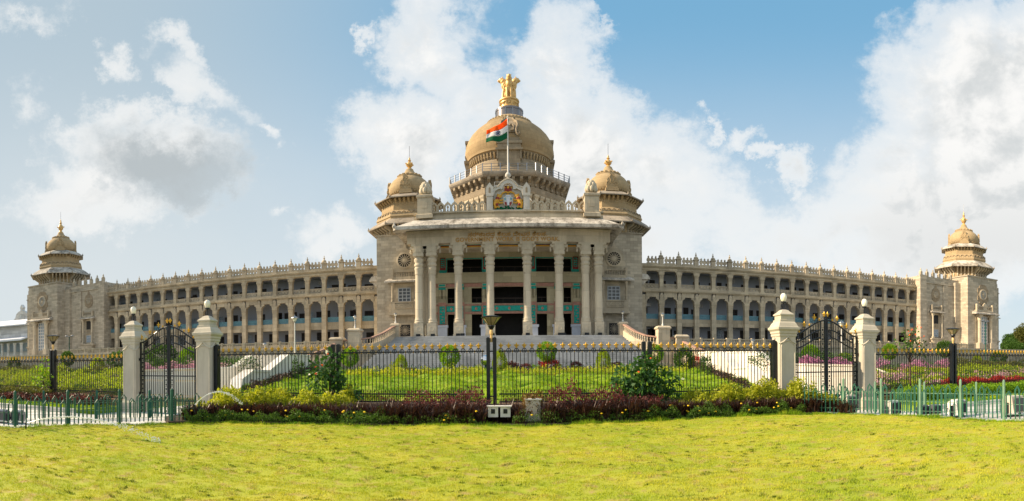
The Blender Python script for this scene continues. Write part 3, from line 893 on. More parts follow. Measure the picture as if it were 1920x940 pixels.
# ---------- main body and roofs behind (closes the mass from other views)
b = MB()
b.box(-11.3, 11.3, -7.0, 30, 3.0, 4.8)
b.box(-22, 22, 2.0, 34, 3.0, 19.6)
b.box(-20, 20, -6.6, 2.0, 19.0, 21.0)
build('rear_mass', b, 'wall', B)

# ---------- portico
P = MB()
P.box(-13.7, 13.7, -14.7, -7.0, 18.05, 19.5)        # entablature
P.box(-13.85, 13.85, -14.85, -7.0, 19.5, 19.75)
P.box(-13.6, 13.6, -14.55, -7.0, 19.75, 20.3)
porch = build('porch', P, 'trim', B)
tag(porch, 'columned porch with carved capitals in front of the central block')
# floor and top landing
b = MB(); b.box(-15.6, 15.6, -15.2, -7.0, 4.8, 5.44); build('porch_floor', b, 'step', porch)
# eave roof
def slab(pts_lip, pts_top, z_lip, z_top, t):
    b = MB(); n = len(pts_lip)
    lift = [.45, 0, 0, .45] if n == 4 else [0] * n
    vs = [(x, y, z_lip) for x, y in pts_lip] + [(x, y, z_lip + t) for x, y in pts_lip] + [(x, y, z_top) for x, y in pts_top] + [(x * .96, y * .96 if False else y, z_lip + .35) for x, y in pts_top]
    fs = []
    for i in range(n):
        j = (i + 1) % n
        fs += [(i, j, n + j, n + i), (n + i, n + j, 2 * n + j, 2 * n + i), (3 * n + i, 3 * n + j, j, i)]
    fs.append(tuple(2 * n + i for i in range(n))); fs.append(tuple(reversed([3 * n + i for i in range(n)])))
    b.add(vs, fs); return b
lip = [(-15.3, -7.02), (-15.3, -16.2), (-14.9, -16.75), (-8, -16.5), (8, -16.5), (14.9, -16.75), (15.3, -16.2), (15.3, -7.02)]
top = [(-13.2, -7.02), (-13.2, -13.6), (-12.8, -14.0), (-8, -14.0), (8, -14.0), (12.8, -14.0), (13.2, -13.6), (13.2, -7.02)]
build('porch_eave', slab(lip, top, 19.62, 21.45, .42), 'eave', porch)
b = MB(); b.lathe([(.22, 0), (.26, .2), (.12, .5), (0, .85)], 6); me = b.mesh('eave_horn', 'eave')
for s in (-1, 1): obj('eave_horn', me, porch, (s * 15.1, -16.5, 19.95))
# parapet base and balustrade
b = MB(); b.box(-12.9, 12.9, -13.9, -7.0, 21.2, 21.9); b.box(-12.6, 12.6, -13.5, -7.2, 21.9, 22.35); b.box(-13.0, 13.0, -13.75, -12.9, 22.35, 22.5)
build('parapet_base', b, 'trim', porch)
def ogee_panel():
    b = MB()
    w = .47
    o = [(-w, 0), (w, 0), (w, .98), (w * .62, 1.22), (w * .25, 1.36), (0, 1.5), (-w * .25, 1.36), (-w * .62, 1.22), (-w, .98)]
    q = [(-w * .55, .14), (w * .55, .14), (w * .66, .80), (w * .4, 1.0), (w * .15, 1.08), (0, 1.18), (-w * .15, 1.08), (-w * .4, 1.0), (-w * .66, .80)]
    n = len(o)
    vs = [(x, -.14, z) for x, z in o] + [(x, -.14, z) for x, z in q] + [(x, .14, z) for x, z in o] + [(x, .14, z) for x, z in q]
    fs = []
    for i in range(n):
        j = (i + 1) % n
        fs += [(i, j, n + j, n + i), (2 * n + j, 2 * n + i, 3 * n + i, 3 * n + j), (n + i, n + j, 3 * n + j, 3 * n + i), (j, i, 2 * n + i, 2 * n + j)]
    b.add(vs, fs)
    b.lathe([(.07, .14), (.12, .3), (.05, .5), (.16, .68), (.12, .85), (.03, 1.0), (0, 1.17)], 8)
    return b.mesh('parapet_panel', 'trim')
OP = ogee_panel()
for s in (-1, 1):
    for i in range(8): obj('parapet_panel', OP, porch, (s * (3.55 + i * .94), -13.35, 22.5))
    # corner pier with lotus bud
    b = MB(); b.sq([(1.15, 21.6), (1.15, 22.1), (.98, 22.2), (.98, 24.4), (1.12, 24.5), (1.12, 24.75), (.9, 24.85), (.5, 25.0)])
    b.box(-.4, .4, -1.03, -.97, 23.0, 23.8)
    p = build('corner_pier', b, 'trim', porch, (s * 11.35, -13.3, 0))
    b = MB(); b.lathe([(.42, 24.95), (.55, 25.1), (.40, 25.2)], 12)
    for row, (rr, zz, hh) in enumerate(((.62, 25.55, .48), (.52, 26.0, .48), (.30, 26.4, .42))):
        for i in range(8):
            a = 2 * PI * (i + .5 * row) / 8; b.ball((math.cos(a) * rr, math.sin(a) * rr, zz), (.30, .30, hh), 7, 6)
    b.ball((0, 0, 25.8), (.7, .7, .85), 12, 8)
    build('lotus_bud', b, 'col', p, smooth='all')

# giant columns
def giant_column():
    b = MB()
    b.box(-.70, .70, -.70, .70, 5.44, 5.75); b.box(-.63, .63, -.63, .63, 5.75, 7.3)
    v = MB().lathe([(.34, 0), (.34, .05), (.25, .05), (.22, .02)], 16); b.add([(x, -.63 - z, y + 6.5) for x, y, z in v.v], v.f)
    b.lathe([(.66, 7.3), (.70, 7.45), (.62, 7.6), (.66, 7.75), (.56, 7.95), (.56, 8.2)], 16)
    b.lathe([(.545, 8.2), (.50, 14.0)], 20)
    b.lathe([(.56, 14.0), (.56, 14.55), (.62, 14.7), (.60, 14.9), (.52, 15.0), (.64, 15.15), (.64, 15.35), (.54, 15.5), (.57, 15.65), (.67, 15.85), (.67, 16.05), (.55, 16.2), (.62, 16.35), (.62, 16.4)], 20)
    b.box(-.72, .72, -.72, .72, 16.4, 16.8)
    return b.mesh('porch_column', 'col', True)
GC = giant_column()
def bracket_capital():
    b = MB()
    b.box(-.62, .62, -.72, .62, 16.8, 17.75); b.box(-.42, .42, -.78, -.72, 16.95, 17.6)
    b.box(-1.0, 1.0, -.68, .6, 17.75, 18.05)
    for s in (-1, 1):
        b.exz([(s * .62, 16.9), (s * .8, 17.0), (s * .78, 17.3), (s * 1.15, 17.45), (s * 1.2, 17.75), (s * .62, 17.75)][::s], -.45, .45)
        b.lathe([(.0, 16.75), (.10, 16.9), (.16, 17.1), (.10, 17.25), (.15, 17.45)], 6, s * 1.12, 0)
    return b.mesh('bracket_capital', 'col')
BC = bracket_capital()
for x in (-12.2, -10.4, -6.8, -2.5, 2.5, 6.8, 10.4, 12.2):
    c = obj('porch_column', GC, porch, (x, -14.0, 0)); obj('bracket_capital', BC, c if False else porch, (x, -14.0, 0))
for s in (-1, 1):
    for y in (-11.2, -8.6):
        obj('porch_column', GC, porch, (s * 12.2, y, 0), 0, (.85, .85, 1)); obj('bracket_capital', BC, porch, (s * 12.2, y, 0), PI / 2)
# painted lintel behind the columns
b = MB(); b.box(-11.5, 11.5, -13.2, -12.9, 17.75, 18.05); b.mi = 1; b.box(-11.5, 11.5, -13.215, -13.2, 17.86, 17.97); b.mi = 2; b.box(-11.5, 11.5, -13.212, -13.2, 17.97, 18.04)
build('painted_lintel', b, ['yellowpaint', 'red', 'teal'], porch)

# back wall of the porch: window openings, painted pilasters, doors
YB = -8.0
bw = MB()
def wall_with_holes(b, x0, x1, z0, z1, y0, y1, holes):
    xs = sorted({x0, x1, *[h[0] for h in holes], *[h[1] for h in holes]}); zs = sorted({z0, z1, *[h[2] for h in holes], *[h[3] for h in holes]})
    for i in range(len(xs) - 1):
        for k in range(len(zs) - 1):
            xm, zm = (xs[i] + xs[i + 1]) / 2, (zs[k] + zs[k + 1]) / 2
            if any(h[0] < xm < h[1] and h[2] < zm < h[3] for h in holes): continue
            b.box(xs[i], xs[i + 1], y0, y1, zs[k], zs[k + 1])
HOLES = []
for s in (-1, 1):
    HOLES += [(min(s * 3.95, s * 9.1), max(s * 3.95, s * 9.1), 15.15, 17.1)]
    HOLES += [(min(s * a, s * c), max(s * a, s * c), 10.65, 12.85) for a, c in ((4.0, 5.5), (7.95, 9.05))]
    HOLES += [(min(s * a, s * c), max(s * a, s * c), 5.44, 9.0) for a, c in ((4.0, 5.5), (7.85, 9.05))]
HOLES += [(-2.55, 2.55, 15.15, 17.1), (-2.75, 2.75, 10.55, 13.0), (-2.75, 2.75, 5.44, 9.1)]
wall_with_holes(bw, -11.3, 11.3, 5.44, 18.05, YB, YB + .5, HOLES)
pw = build('porch_wall', bw, 'cream', porch)
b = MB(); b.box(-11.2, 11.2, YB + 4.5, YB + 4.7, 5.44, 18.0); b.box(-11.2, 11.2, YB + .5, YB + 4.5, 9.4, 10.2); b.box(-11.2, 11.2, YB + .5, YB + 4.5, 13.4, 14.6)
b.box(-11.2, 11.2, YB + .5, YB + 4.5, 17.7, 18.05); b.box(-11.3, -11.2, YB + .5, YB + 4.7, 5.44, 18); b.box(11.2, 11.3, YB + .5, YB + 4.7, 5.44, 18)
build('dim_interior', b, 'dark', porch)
for hx0, hx1, hz0, hz1 in HOLES:
    if hz0 > 6:
        b = MB(); b.box(hx0, hx1, YB + .15, YB + .21, hz0 + .72, hz0 + .80)
        n = max(1, int((hx1 - hx0) / 2.4))
        for i in range(1, n + 1):
            x = hx0 + (hx1 - hx0) * i / (n + 1); b.box(x - .03, x + .03, YB + .14, YB + .20, hz0, hz0 + .76)
        build('window_rail', b, 'wood', porch)
# string beams
b = MB(); b.box(-11.25, 11.25, YB - .35, YB - .002, 13.55, 15.0); b.box(-11.25, 11.25, YB - .45, YB - .002, 14.85, 15.05)
build('balcony_beam', b, 'cream', porch)
b = MB(); b.box(-11.25, 11.25, YB - .12, YB - .002, 9.05, 9.35); b.box(-11.25, 11.25, YB - .10, YB - .002, 10.25, 10.5); b.box(-11.25, 11.25, YB - .14, YB - .002, 13.0, 13.5)
build('painted_string', b, 'pink', porch)
def teal_panel(x0, x1, z0, z1, n, rr):
    b = MB(); b.mi = 0; b.box(x0, x1, YB - .20, YB - .10, z0, z1)
    for i in range(n):
        b.mi = 1
        b.ball((x0 + (x1 - x0) * (i + .5) / n if x1 - x0 > z1 - z0 else rr.uniform(x0 + .15, x1 - .15), YB - .21, (z0 + z1) / 2 if x1 - x0 > z1 - z0 else z0 + (z1 - z0) * (i + .5) / n), (.20, .05, .22), 7, 5)
    return b
rr = random.Random(3)
for s in (-1, 1):
    for a, c in ((3.05, 3.85), (6.65, 7.55), (9.35, 10.25)):
        x0, x1 = sorted((s * a, s * c)); xm = (x0 + x1) / 2; w = (x1 - x0) / 2
        b = MB(); b.box(x0 - .12, x1 + .12, YB - .25, YB - .002, 5.44, 10.75)
        pil = build('painted_pilaster', b, 'pink', porch)
        b = MB(); b.mi = 0; b.box(x0 + .06, x1 - .06, YB - .30, YB - .25, 7.6, 10.2)
        for q in range(6):
            b.mi = 1; b.ball((rr.uniform(x0 + .2, x1 - .2), YB - .31, 7.8 + q * .42), (.15, .04, .09), 6, 4)
        build('teal_panel', b, ['teal', 'pink'], pil)
        b = MB(); b.box(x0 - .28, x1 + .28, YB - .6, YB - .002, 5.44, 7.05); b.box(x0 - .42, x1 + .42, YB - .75, YB - .002, 7.05, 7.4)
        build('pilaster_base', b, 'bluewhite', pil)
        b = MB(); b.box(x0 - .1, x1 + .1, YB - .3, YB - .002, 10.75, 11.3)
        for q in (-1, 1): b.lathe([(.17, 11.3), (.15, 11.5), (.15, 12.5), (.19, 12.6)], 8, xm + q * w * .55, YB - .22)
        b.box(x0 - .1, x1 + .1, YB - .34, YB - .002, 13.0, 13.5)
        build('twin_colonnette', b, 'cream', pil)
        b = MB(); b.box(x0 - .05, x1 + .05, YB - .32, YB - .1, 12.6, 12.95); b.box(x0, x1, YB - .36, YB - .34, 13.1, 13.4); build('teal_band', b, 'teal', pil)
    for a, c in ((2.9, 3.75), (9.3, 10.1)):
        x0, x1 = sorted((s * a, s * c)); xm = (x0 + x1) / 2
        b = MB(); b.mi = 0; b.box(x0, x1, YB - .10, YB - .002, 15.05, 17.35); b.mi = 1; b.box(x0 + .12, x1 - .12, YB - .16, YB - .10, 15.9, 17.2); b.box(x0 - .1, x1 + .1, YB - .14, YB - .1, 15.05, 15.5)
        b.mi = 0
        for q in range(4): b.ball((xm, YB - .17, 16.05 + q * .3), (.26, .05, .08), 7, 4)
        build('vase_relief', b, ['red', 'teal'], porch)
    for a, c in ((4.15, 5.5), (7.75, 9.15)):
        x0, x1 = sorted((s * a, s * c)); build('teal_frieze', teal_panel(x0, x1, 9.4, 10.2, 1, rr), ['teal', 'pink'], porch)
build('teal_frieze', teal_panel(-2.7, 2.7, 9.45, 10.2, 3, rr), ['teal', 'pink'], porch)
b = MB()
for x0, x1, z0, z1 in HOLES:
    if z0 > 15:
        b.box(x0 - .12, x0, YB - .06, YB - .002, z0, z1 + .12); b.box(x1, x1 + .12, YB - .06, YB - .002, z0, z1 + .12); b.box(x0, x1, YB - .06, YB - .002, z1, z1 + .12)
build('window_surround', b, 'teal', porch)
# small floodlights at column feet
b = MB(); b.box(-.28, .28, -.15, .15, 0, .38); fl = b.mesh('floodlight_box', 'iron')
for x in (-12.2, -10.2, -6.8, -6.2, -2.2, 2.5, 6.8, 7.3, 10.4, 12.2): obj('floodlight', fl, porch, (x, -14.95, 5.44))

# lettering on the entablature
def text_mesh(body, size, fontfile=None):
    cu = bpy.data.curves.new('lettering', 'FONT'); cu.body = body; cu.size = size; cu.extrude = .045; cu.align_x = 'CENTER'
    cu.space_character = 1.08; cu.offset = .012
    ob = bpy.data.objects.new('lettering', cu); COL.objects.link(ob)
    dg = bpy.context.evaluated_depsgraph_get(); dg.update()
    me = bpy.data.meshes.new_from_object(ob.evaluated_get(dg))
    bpy.data.objects.remove(ob)
    me.materials.clear(); me.materials.append(M['lettergold'])
    return me
for body, size, z, wid in (("GOVERNMENT WORK IS GOD'S WORK.", .74, 18.13, 13.9), ("\u0cb8\u0cb0\u0ccd\u0c95\u0cbe\u0cb0\u0ca6 \u0c95\u0cc6\u0cb2\u0cb8 \u0ca6\u0cc7\u0cb5\u0cb0 \u0c95\u0cc6\u0cb2\u0cb8.", .70, 18.78, 10.6)):
    me = text_mesh(body, size)
    xs = [v.co.x for v in me.vertices]
    k = wid / max(.1, max(xs) - min(xs))
    o = obj('lettering', me, porch, (-.1, -14.75, z)); o.rotation_euler = (PI / 2, 0, 0); o.scale = (k, 1, 1)
    o['label'] = 'gold painted metal letters of the motto on the porch beam'; o['kind'] = 'stuff'

# ---------- emblem niche above the porch
E = MB()
YE = -13.2
E.box(-2.95, 2.95, YE - .45, YE + .6, 22.3, 22.6)
E.box(-2.3, 2.3, YE + .1, YE + .5, 22.6, 25.6)
o_ = [(-2.55, 24.6), (-2.6, 25.3), (-2.1, 25.75), (-1.4, 25.95), (-1.0, 26.45), (-.5, 26.8), (0, 26.95)]
outer = o_ + [(-x, z) for x, z in reversed(o_[:-1])]
inner = [(1.95, 24.6), (1.75, 25.2), (1.2, 25.5), (.82, 25.4)] + arc(0, 25.45, .78, 5, 175, 8) + [(-.82, 25.4), (-1.2, 25.5), (-1.75, 25.2), (-1.95, 24.6)]
E.exz(list(reversed(outer + inner)), YE - .35, YE + .15)
em = build('emblem_niche', E, 'niche', B)
tag(em, 'white arched niche with a painted coat of arms above the porch')
for s in (-1, 1):
    b = MB(); b.box(-.42, .42, -.5, .4, 22.6, 24.45); b.box(-.52, .52, -.6, .45, 24.45, 24.75); b.box(-.2, .2, -.53, -.5, 22.9, 24.1)
    pts = [(.50, 24.75), (.54, 25.3), (.42, 25.8), (.2, 26.05), (0, 26.35)]
    b.exz(list(reversed([(x, z) for x, z in pts] + [(-x, z) for x, z in reversed(pts[:-1])])), -.45, .2)
    b.mi = 1; b.exz([(-.14, 24.9), (.14, 24.9), (.14, 25.5), (0, 25.7), (-.14, 25.5)], -.48, -.45)
    build('niche_pier', b, ['niche', 'drum'], em, (s * 2.5, YE, 0))
b = MB(); b.lathe([(.18, 26.9), (.14, 27.05), (.36, 27.2), (.42, 27.4), (.30, 27.65), (.12, 27.85), (.08, 28.0)], 14); build('niche_finial', b, 'niche', em, (0, YE, 0), True)
b = MB()
for i in range(26):
    t = i / 25; q = outer[1:-1]; k = t * (len(q) - 1); i0 = min(int(k), len(q) - 2); f = k - i0
    x = q[i0][0] * (1 - f) + q[i0 + 1][0] * f; z = q[i0][1] * (1 - f) + q[i0 + 1][1] * f
    b.ball((x * .93, YE - .38, z - .14), (.11, .06, .10), 6, 4)
o = build('carved_scroll', b, 'trim', em); o['kind'] = 'stuff'
# coat of arms
b = MB(); b.exz([(-.62, 24.3), (-.60, 23.5), (-.3, 23.0), (0, 22.8), (.3, 23.0), (.60, 23.5), (.62, 24.3), (.3, 24.42), (0, 24.3), (-.3, 24.42)], YE - .30, YE + .1)
b.mi = 1; b.exz([(-.5, 23.75), (-.5, 23.45), (-.2, 23.0), (-.18, 23.6)], YE - .36, YE - .30); b.exz([(.5, 23.75), (.18, 23.6), (.2, 23.0), (.5, 23.45)], YE - .36, YE - .30)
b.mi = 2; b.exz([(-.56, 24.2), (-.5, 23.85), (-.3, 24.0), (-.3, 24.3)], YE - .36, YE - .30); b.exz([(.56, 24.2), (.3, 24.3), (.3, 24.0), (.5, 23.85)], YE - .36, YE - .30)
b.mi = 3; b.exz([(-.1, 23.2), (.1, 23.2), (.2, 23.9), (.1, 24.3), (-.1, 24.3), (-.2, 23.9)], YE - .40, YE - .30)
build('shield', b, ['white', 'red', 'bluerail', 'bluewhite'], em)
b = MB(); b.ball((0, YE - .05, 24.55), (.42, .2, .25), 8, 6); b.mi = 1; b.ball((0, YE - .1, 24.72), (.28, .14, .12), 8, 5)
build('shield_crown', b, ['bluewhite', 'yellowpaint'], em, smooth=True)
b = MB(); b.box(-.5, .5, YE - .05, YE + .1, 25.2, 25.85); b.mi = 1; b.ball((0, YE - .1, 25.75), (.18, .1, .22), 8, 5); b.ball((-.45, YE - .1, 25.7), (.10, .1, .13), 6, 5); b.ball((.45, YE - .1, 25.7), (.10, .1, .13), 6, 5)
build('crest', b, ['red', 'yellowpaint'], em)
b = MB()
b.tube([(-1.5, YE - .12, 24.75), (-.95, YE - .12, 24.6), (-.75, YE - .12, 24.95), (-.35, YE - .12, 25.1), (0, YE - .12, 24.98), (.35, YE - .12, 25.1), (.75, YE - .12, 24.95), (.95, YE - .12, 24.6), (1.5, YE - .12, 24.75)], .12, 6)
build('crest_scroll', b, 'yellowpaint', em, smooth=True)
for s in (-1, 1):
    b = MB()
    b.tube([(s * 1.72, YE - .1, 22.85), (s * 1.75, YE - .12, 23.5), (s * 1.4, YE - .15, 24.1), (s * 1.25, YE - .15, 24.45)], [.2, .36, .34, .26], 8)
    b.ball((s * 1.18, YE - .2, 24.5), (.30, .2, .26), 8, 6); b.ball((s * .96, YE - .25, 24.42), (.16, .12, .12), 6, 5)
    b.tube([(s * 1.3, YE - .2, 24.0), (s * .9, YE - .22, 23.9), (s * .62, YE - .25, 24.05)], [.15, .11, .08], 6)
    b.tube([(s * 1.35, YE - .2, 23.7), (s * .95, YE - .22, 23.55), (s * .65, YE - .25, 23.65)], [.15, .11, .08], 6)
    b.tube([(s * 1.6, YE - .15, 23.2), (s * 1.25, YE - .18, 23.0), (s * 1.3, YE - .2, 22.75)], [.2, .13, .12], 6)
    b.tube([(s * 1.85, YE, 23.1), (s * 2.05, YE, 23.4), (s * 1.95, YE, 23.8), (s * 2.05, YE, 24.2)], [.07, .06, .06, .09], 5)
    b.mi = 1
    b.ball((s * 1.42, YE - .36, 24.15), (.30, .14, .26), 8, 6); b.ball((s * 1.55, YE - .33, 23.35), (.24, .14, .2), 8, 6)
    build('heraldic_beast', b, ['yellowpaint', 'red'], em, smooth=True)
b = MB()
rq = random.Random(8)
for i in range(34):
    x = rq.uniform(-1.75, 1.75); z = 22.72 + (1 - abs(x) / 1.9) * rq.uniform(.05, .55)
    b.ball((x, YE - .2 - rq.random() * .1, z), (.17, .1, .11), 6, 4)
o = build('foliage_scroll', b, 'greencloth', em); o['kind'] = 'stuff'

# ---------- main dome
DY = 17.0
g = MB()
g.octo([(9.7, 19), (9.7, 31.6), (10.15, 31.6), (10.25, 31.9), (10.25, 32.7), (9.8, 32.9), (9.8, 34.6)])
dome = build('dome_drum', g, 'drum', B, (0, DY, -.5))
tag(dome, 'octagonal drum of the main dome with columns and railed gallery')
g = MB(); g.octo([(9.8, 34.45), (10.8, 34.5), (11.05, 34.75), (11.15, 35.0), (11.15, 35.3), (10.0, 35.35), (8.8, 35.4)])
build('gallery_slab', g, 'grey', dome)
c = MB(); c.box(-.36, .36, -.36, .36, 24, 30.4); c.box(-.44, .44, -.44, .44, 30.4, 30.65); c.box(-.40, .40, -.4, .4, 30.65, 30.9); c.sq([(.40, 30.9), (.56, 31.25), (.56, 31.6)])
dc = c.mesh('drum_column', 'wing')
br = MB(); br.eyz([(0, 0), (-.35, .05), (-.42, .3), (-.30, .55), (-.75, .75), (-1.05, 1.0), (-1.1, 1.45), (0, 1.45)], -.26, .26)
bre = br.mesh('gallery_bracket', 'drum')
pst = MB(); pst.box(-.07, .07, -.07, .07, 0, 1.35); pm = pst.mesh('rail_post', 'steel')
rail = MB()
k8 = 1 / math.cos(PI / 8)
for f in range(8):
    a = f * PI / 4
    if math.sin(a) > .8: continue
    def onface(ap, off): return (math.cos(a) * ap - math.sin(a) * off, math.sin(a) * ap + math.cos(a) * off)
    for i in range(6):
        off = ((i + .5) / 6 - .5) * 2 * 9.9 * math.tan(PI / 8)
        x, y = onface(9.75, off); obj('drum_column', dc, dome, (x, y, 0), a + PI / 2)
        off = ((i + .5) / 6 - .5) * 2 * 10.2 * math.tan(PI / 8)
        x, y = onface(9.75, off); obj('gallery_bracket', bre, dome, (x, y, 33.0), a + PI / 2)
    for i in range(6):
        off = (i / 6 - .5) * 2 * 11.0 * math.tan(PI / 8); x, y = onface(11.0, off); obj('rail_post', pm, dome, (x, y, 35.3), a)
    e0 = onface(11.0, -11.0 * math.tan(PI / 8)); e1 = onface(11.0, 11.0 * math.tan(PI / 8))
    for z in (35.7, 36.1, 36.55): rail.tube([(*e0, z), (*e1, z)], .04, 4)
build('gallery_railing', rail, 'steel', dome)
g = MB(); g.lathe([(8.8, 35.4), (8.8, 36.2), (8.5, 36.4), (8.3, 37.2), (8.0, 37.5), (7.7, 38.4), (7.5, 38.9), (7.4, 39.6), (7.95, 40.2), (8.05, 40.5)], 48)
db = build('dome_base', g, 'drum', dome, smooth=True)
pb = MB()
for i in range(72):
    a = 2 * PI * i / 72
    ca, sa = math.cos(a), math.sin(a)
    v = MB().ball((0, 0, 0), (.16, .24, .62), 6, 6)
    ti = .22
    pb.add([((7.72 + y + z * ti) * ca - x * sa, (7.72 + y + z * ti) * sa + x * ca, 39.45 + z) for x, y, z in v.v], v.f)
o = build('petal_band', pb, 'dome', dome, smooth=True); o['kind'] = 'stuff'
g = MB(); g.lathe([(7.9, 40.15), (8.12, 40.3), (8.1, 40.55), (8.3, 41.0), (8.46, 41.7), (8.46, 42.3), (8.3, 43.2), (7.95, 44.1), (7.4, 45.0), (6.65, 45.85), (5.7, 46.65), (4.7, 47.3), (3.9, 47.75)], 64)
build('main_dome', g, 'maindome', dome, smooth=True)
g = MB(); g.lathe([(4.5, 47.35), (4.55, 47.6), (3.9, 48.1), (3.2, 48.6), (2.8, 48.8)], 40)
for i in range(40):
    a = 2 * PI * i / 40
    g.ball((math.cos(a) * 4.15, math.sin(a) * 4.15, 47.85), (.30, .30, .22), 6, 4)
build('lotus_collar', g, 'dome', dome, smooth=True)
g = MB(); g.mi = 0; g.lathe([(2.62, 48.4), (2.62, 50.1)], 32); g.lathe([(2.7, 50.1), (2.7, 50.45), (2.3, 50.6), (1.9, 50.7)], 32)
g.mi = 1
for i in range(12):
    a = 2 * PI * i / 12 + .26; g.bar((math.cos(a) * 2.64, math.sin(a) * 2.64, 48.5), (math.cos(a) * 2.64, math.sin(a) * 2.64, 50.1), .14, .1)
build('clad_collar', g, ['cladding', 'steel'], dome, smooth=True)
# big crest plates on the four sides
b = MB()
b.box(-3.0, 3.0, -.55, 1.6, 39.9, 40.25); b.box(-2.6, 2.6, -.45, 1.6, 40.25, 41.0); b.box(-2.85, 2.85, -.6, 1.6, 41.0, 41.5); b.box(-2.3, 2.3, -.35, 1.8, 41.5, 42.1); b.box(-1.9, 1.9, -.2, 2.2, 42.1, 43.2)
def dome_r(z):
    pr = [(8.46, 41.7), (8.46, 42.3), (8.3, 43.2), (7.95, 44.1), (7.4, 45.0), (6.65, 45.85), (5.7, 46.65), (4.7, 47.3)]
    for (r0, z0), (r1, z1) in zip(pr, pr[1:]):
        if z0 <= z <= z1: return r0 + (r1 - r0) * (z - z0) / (z1 - z0)
    return pr[0][0] if z < 42 else pr[-1][0]
def yd(z): return 8.15 - dome_r(z)
LV = [(2.0, 43.0), (1.75, 43.8), (1.6, 44.5), (1.35, 45.2), (1.15, 45.8), (.8, 46.5), (.25, 47.0)]
vs = []
for hw_, z in LV: vs += [(-hw_, yd(z) - .28, z), (hw_, yd(z) - .28, z), (hw_, yd(z) + .7, z), (-hw_, yd(z) + .7, z)]
fs = [(0, 3, 2, 1), tuple(len(vs) - 4 + i for i in range(4))]
for i in range(len(LV) - 1):
    for k in range(4): fs.append((i * 4 + k, i * 4 + (k + 1) % 4, (i + 1) * 4 + (k + 1) % 4, (i + 1) * 4 + k))
b.add(vs, fs)
for s in (-1, 1):
    def vp(x, z): return (s * x, yd(max(z, 42.5)) - .42, z)
    b.tube([vp(1.95, 43.0), vp(2.25, 42.9), vp(2.3, 42.6), vp(2.0, 42.45), vp(1.65, 42.75), vp(1.55, 43.4), vp(1.9, 44.3), vp(1.75, 45.1), vp(1.05, 45.7), vp(.85, 46.2), vp(1.1, 46.5), vp(1.2, 46.2)], .24, 6)
    b.tube([vp(.3, 43.3), vp(.95, 43.3), vp(1.0, 44.1), vp(.55, 44.6), vp(.2, 44.4)], .17, 5)
    b.box(s * 2.4, s * 2.75, -.3, 1.0, 38.4, 39.9)
b.box(-2.5, 2.5, -.1, 1.4, 37.2, 39.9)
cpm = b.mesh('crest_plate', 'drum', True)
b = MB(); b.box(-2.5, 2.5, -.1, 1.4, 37.2, 39.9); b.box(-3.0, 3.0, -.35, 1.6, 39.9, 40.4); b.box(-2.4, 2.4, -.15, 1.6, 40.4, 41.2); b.box(-2.0, 2.0, -.25, 1.2, 41.2, 41.6); b.box(-1.6, 1.6, -.12, 1.2, 41.6, 44.0); b.box(-1.8, 1.8, -.22, 1.2, 44.0, 44.5)
cps = b.mesh('crest_plate', 'drum')
for i in range(4):
    a = -PI / 2 + i * PI / 2
    obj('crest_plate', cpm if i % 2 == 0 else cps, dome, (math.cos(a) * 8.15, math.sin(a) * 8.15, 0), a + PI / 2, (.8, 1, 1))
# maintenance ladder frame in front of the drum
b = MB()
for x in (-1.6, .0, 1.6): b.box(x - .04, x + .04, -.04, .04, 31.0, 33.2)
for z in (32.0, 32.6, 33.2): b.box(-1.6, 1.6, -.03, .03, z - .03, z + .03)
b.bar((1.6, 0, 33.0), (4.6, -.5, 30.0), .08); b.bar((1.9, 0, 32.6), (4.9, -.5, 29.6), .06)
build('access_ladder', b, 'white', dome, (-.9, -11.6, 0))

# ---------- lion sculpture on the dome
LS = thing('lion_sculpture', 'gold sculpture of four lions on a drum, crowning the main dome', 'sculpture', (XC, 88 + DY, 50.0))
b = MB(); b.lathe([(2.0, .0), (2.05, .3), (1.75, .5), (1.72, 1.55), (1.95, 1.75), (1.9, 2.0), (0.5, 2.02)], 32)
base = build('drum_base', b, 'gold', LS, smooth=True)
wb = MB(); v = MB().lathe([(.62, 0), (.62, .12), (.48, .12), (.45, .05), (0, .05)], 20); wb.add([(x, -z, y) for x, y, z in v.v], v.f)
v = MB().lathe([(.14, .05), (.14, .14), (0, .14)], 10); wb.add([(x, -z, y) for x, y, z in v.v], v.f)
for i in range(12):
    a = 2 * PI * i / 12; wb.bar((0, -.08, 0), (math.cos(a) * .5, -.08, math.sin(a) * .5), .05)
wm = wb.mesh('wheel_relief', 'gold', True)
an = MB(); an.tube([(-.4, -.05, .1), (.35, -.05, .15)], [.17, .15], 6); an.ball((.5, -.05, .3), (.16, .1, .14), 6, 5)
for x in (-.36, -.2, .2, .34): an.tube([(x, -.05, .1), (x * 1.1, -.05, -.3)], .05, 4)
am = an.mesh('animal_relief', 'gold', True)
for i in range(4):
    a = -PI / 2 + i * PI / 2
    obj('wheel_relief', wm, base, (math.cos(a) * 1.73, math.sin(a) * 1.73, 1.02), a + PI / 2)
    a += PI / 4
    obj('animal_relief', am, base, (math.cos(a) * 1.72, math.sin(a) * 1.72, 1.0), a + PI / 2)
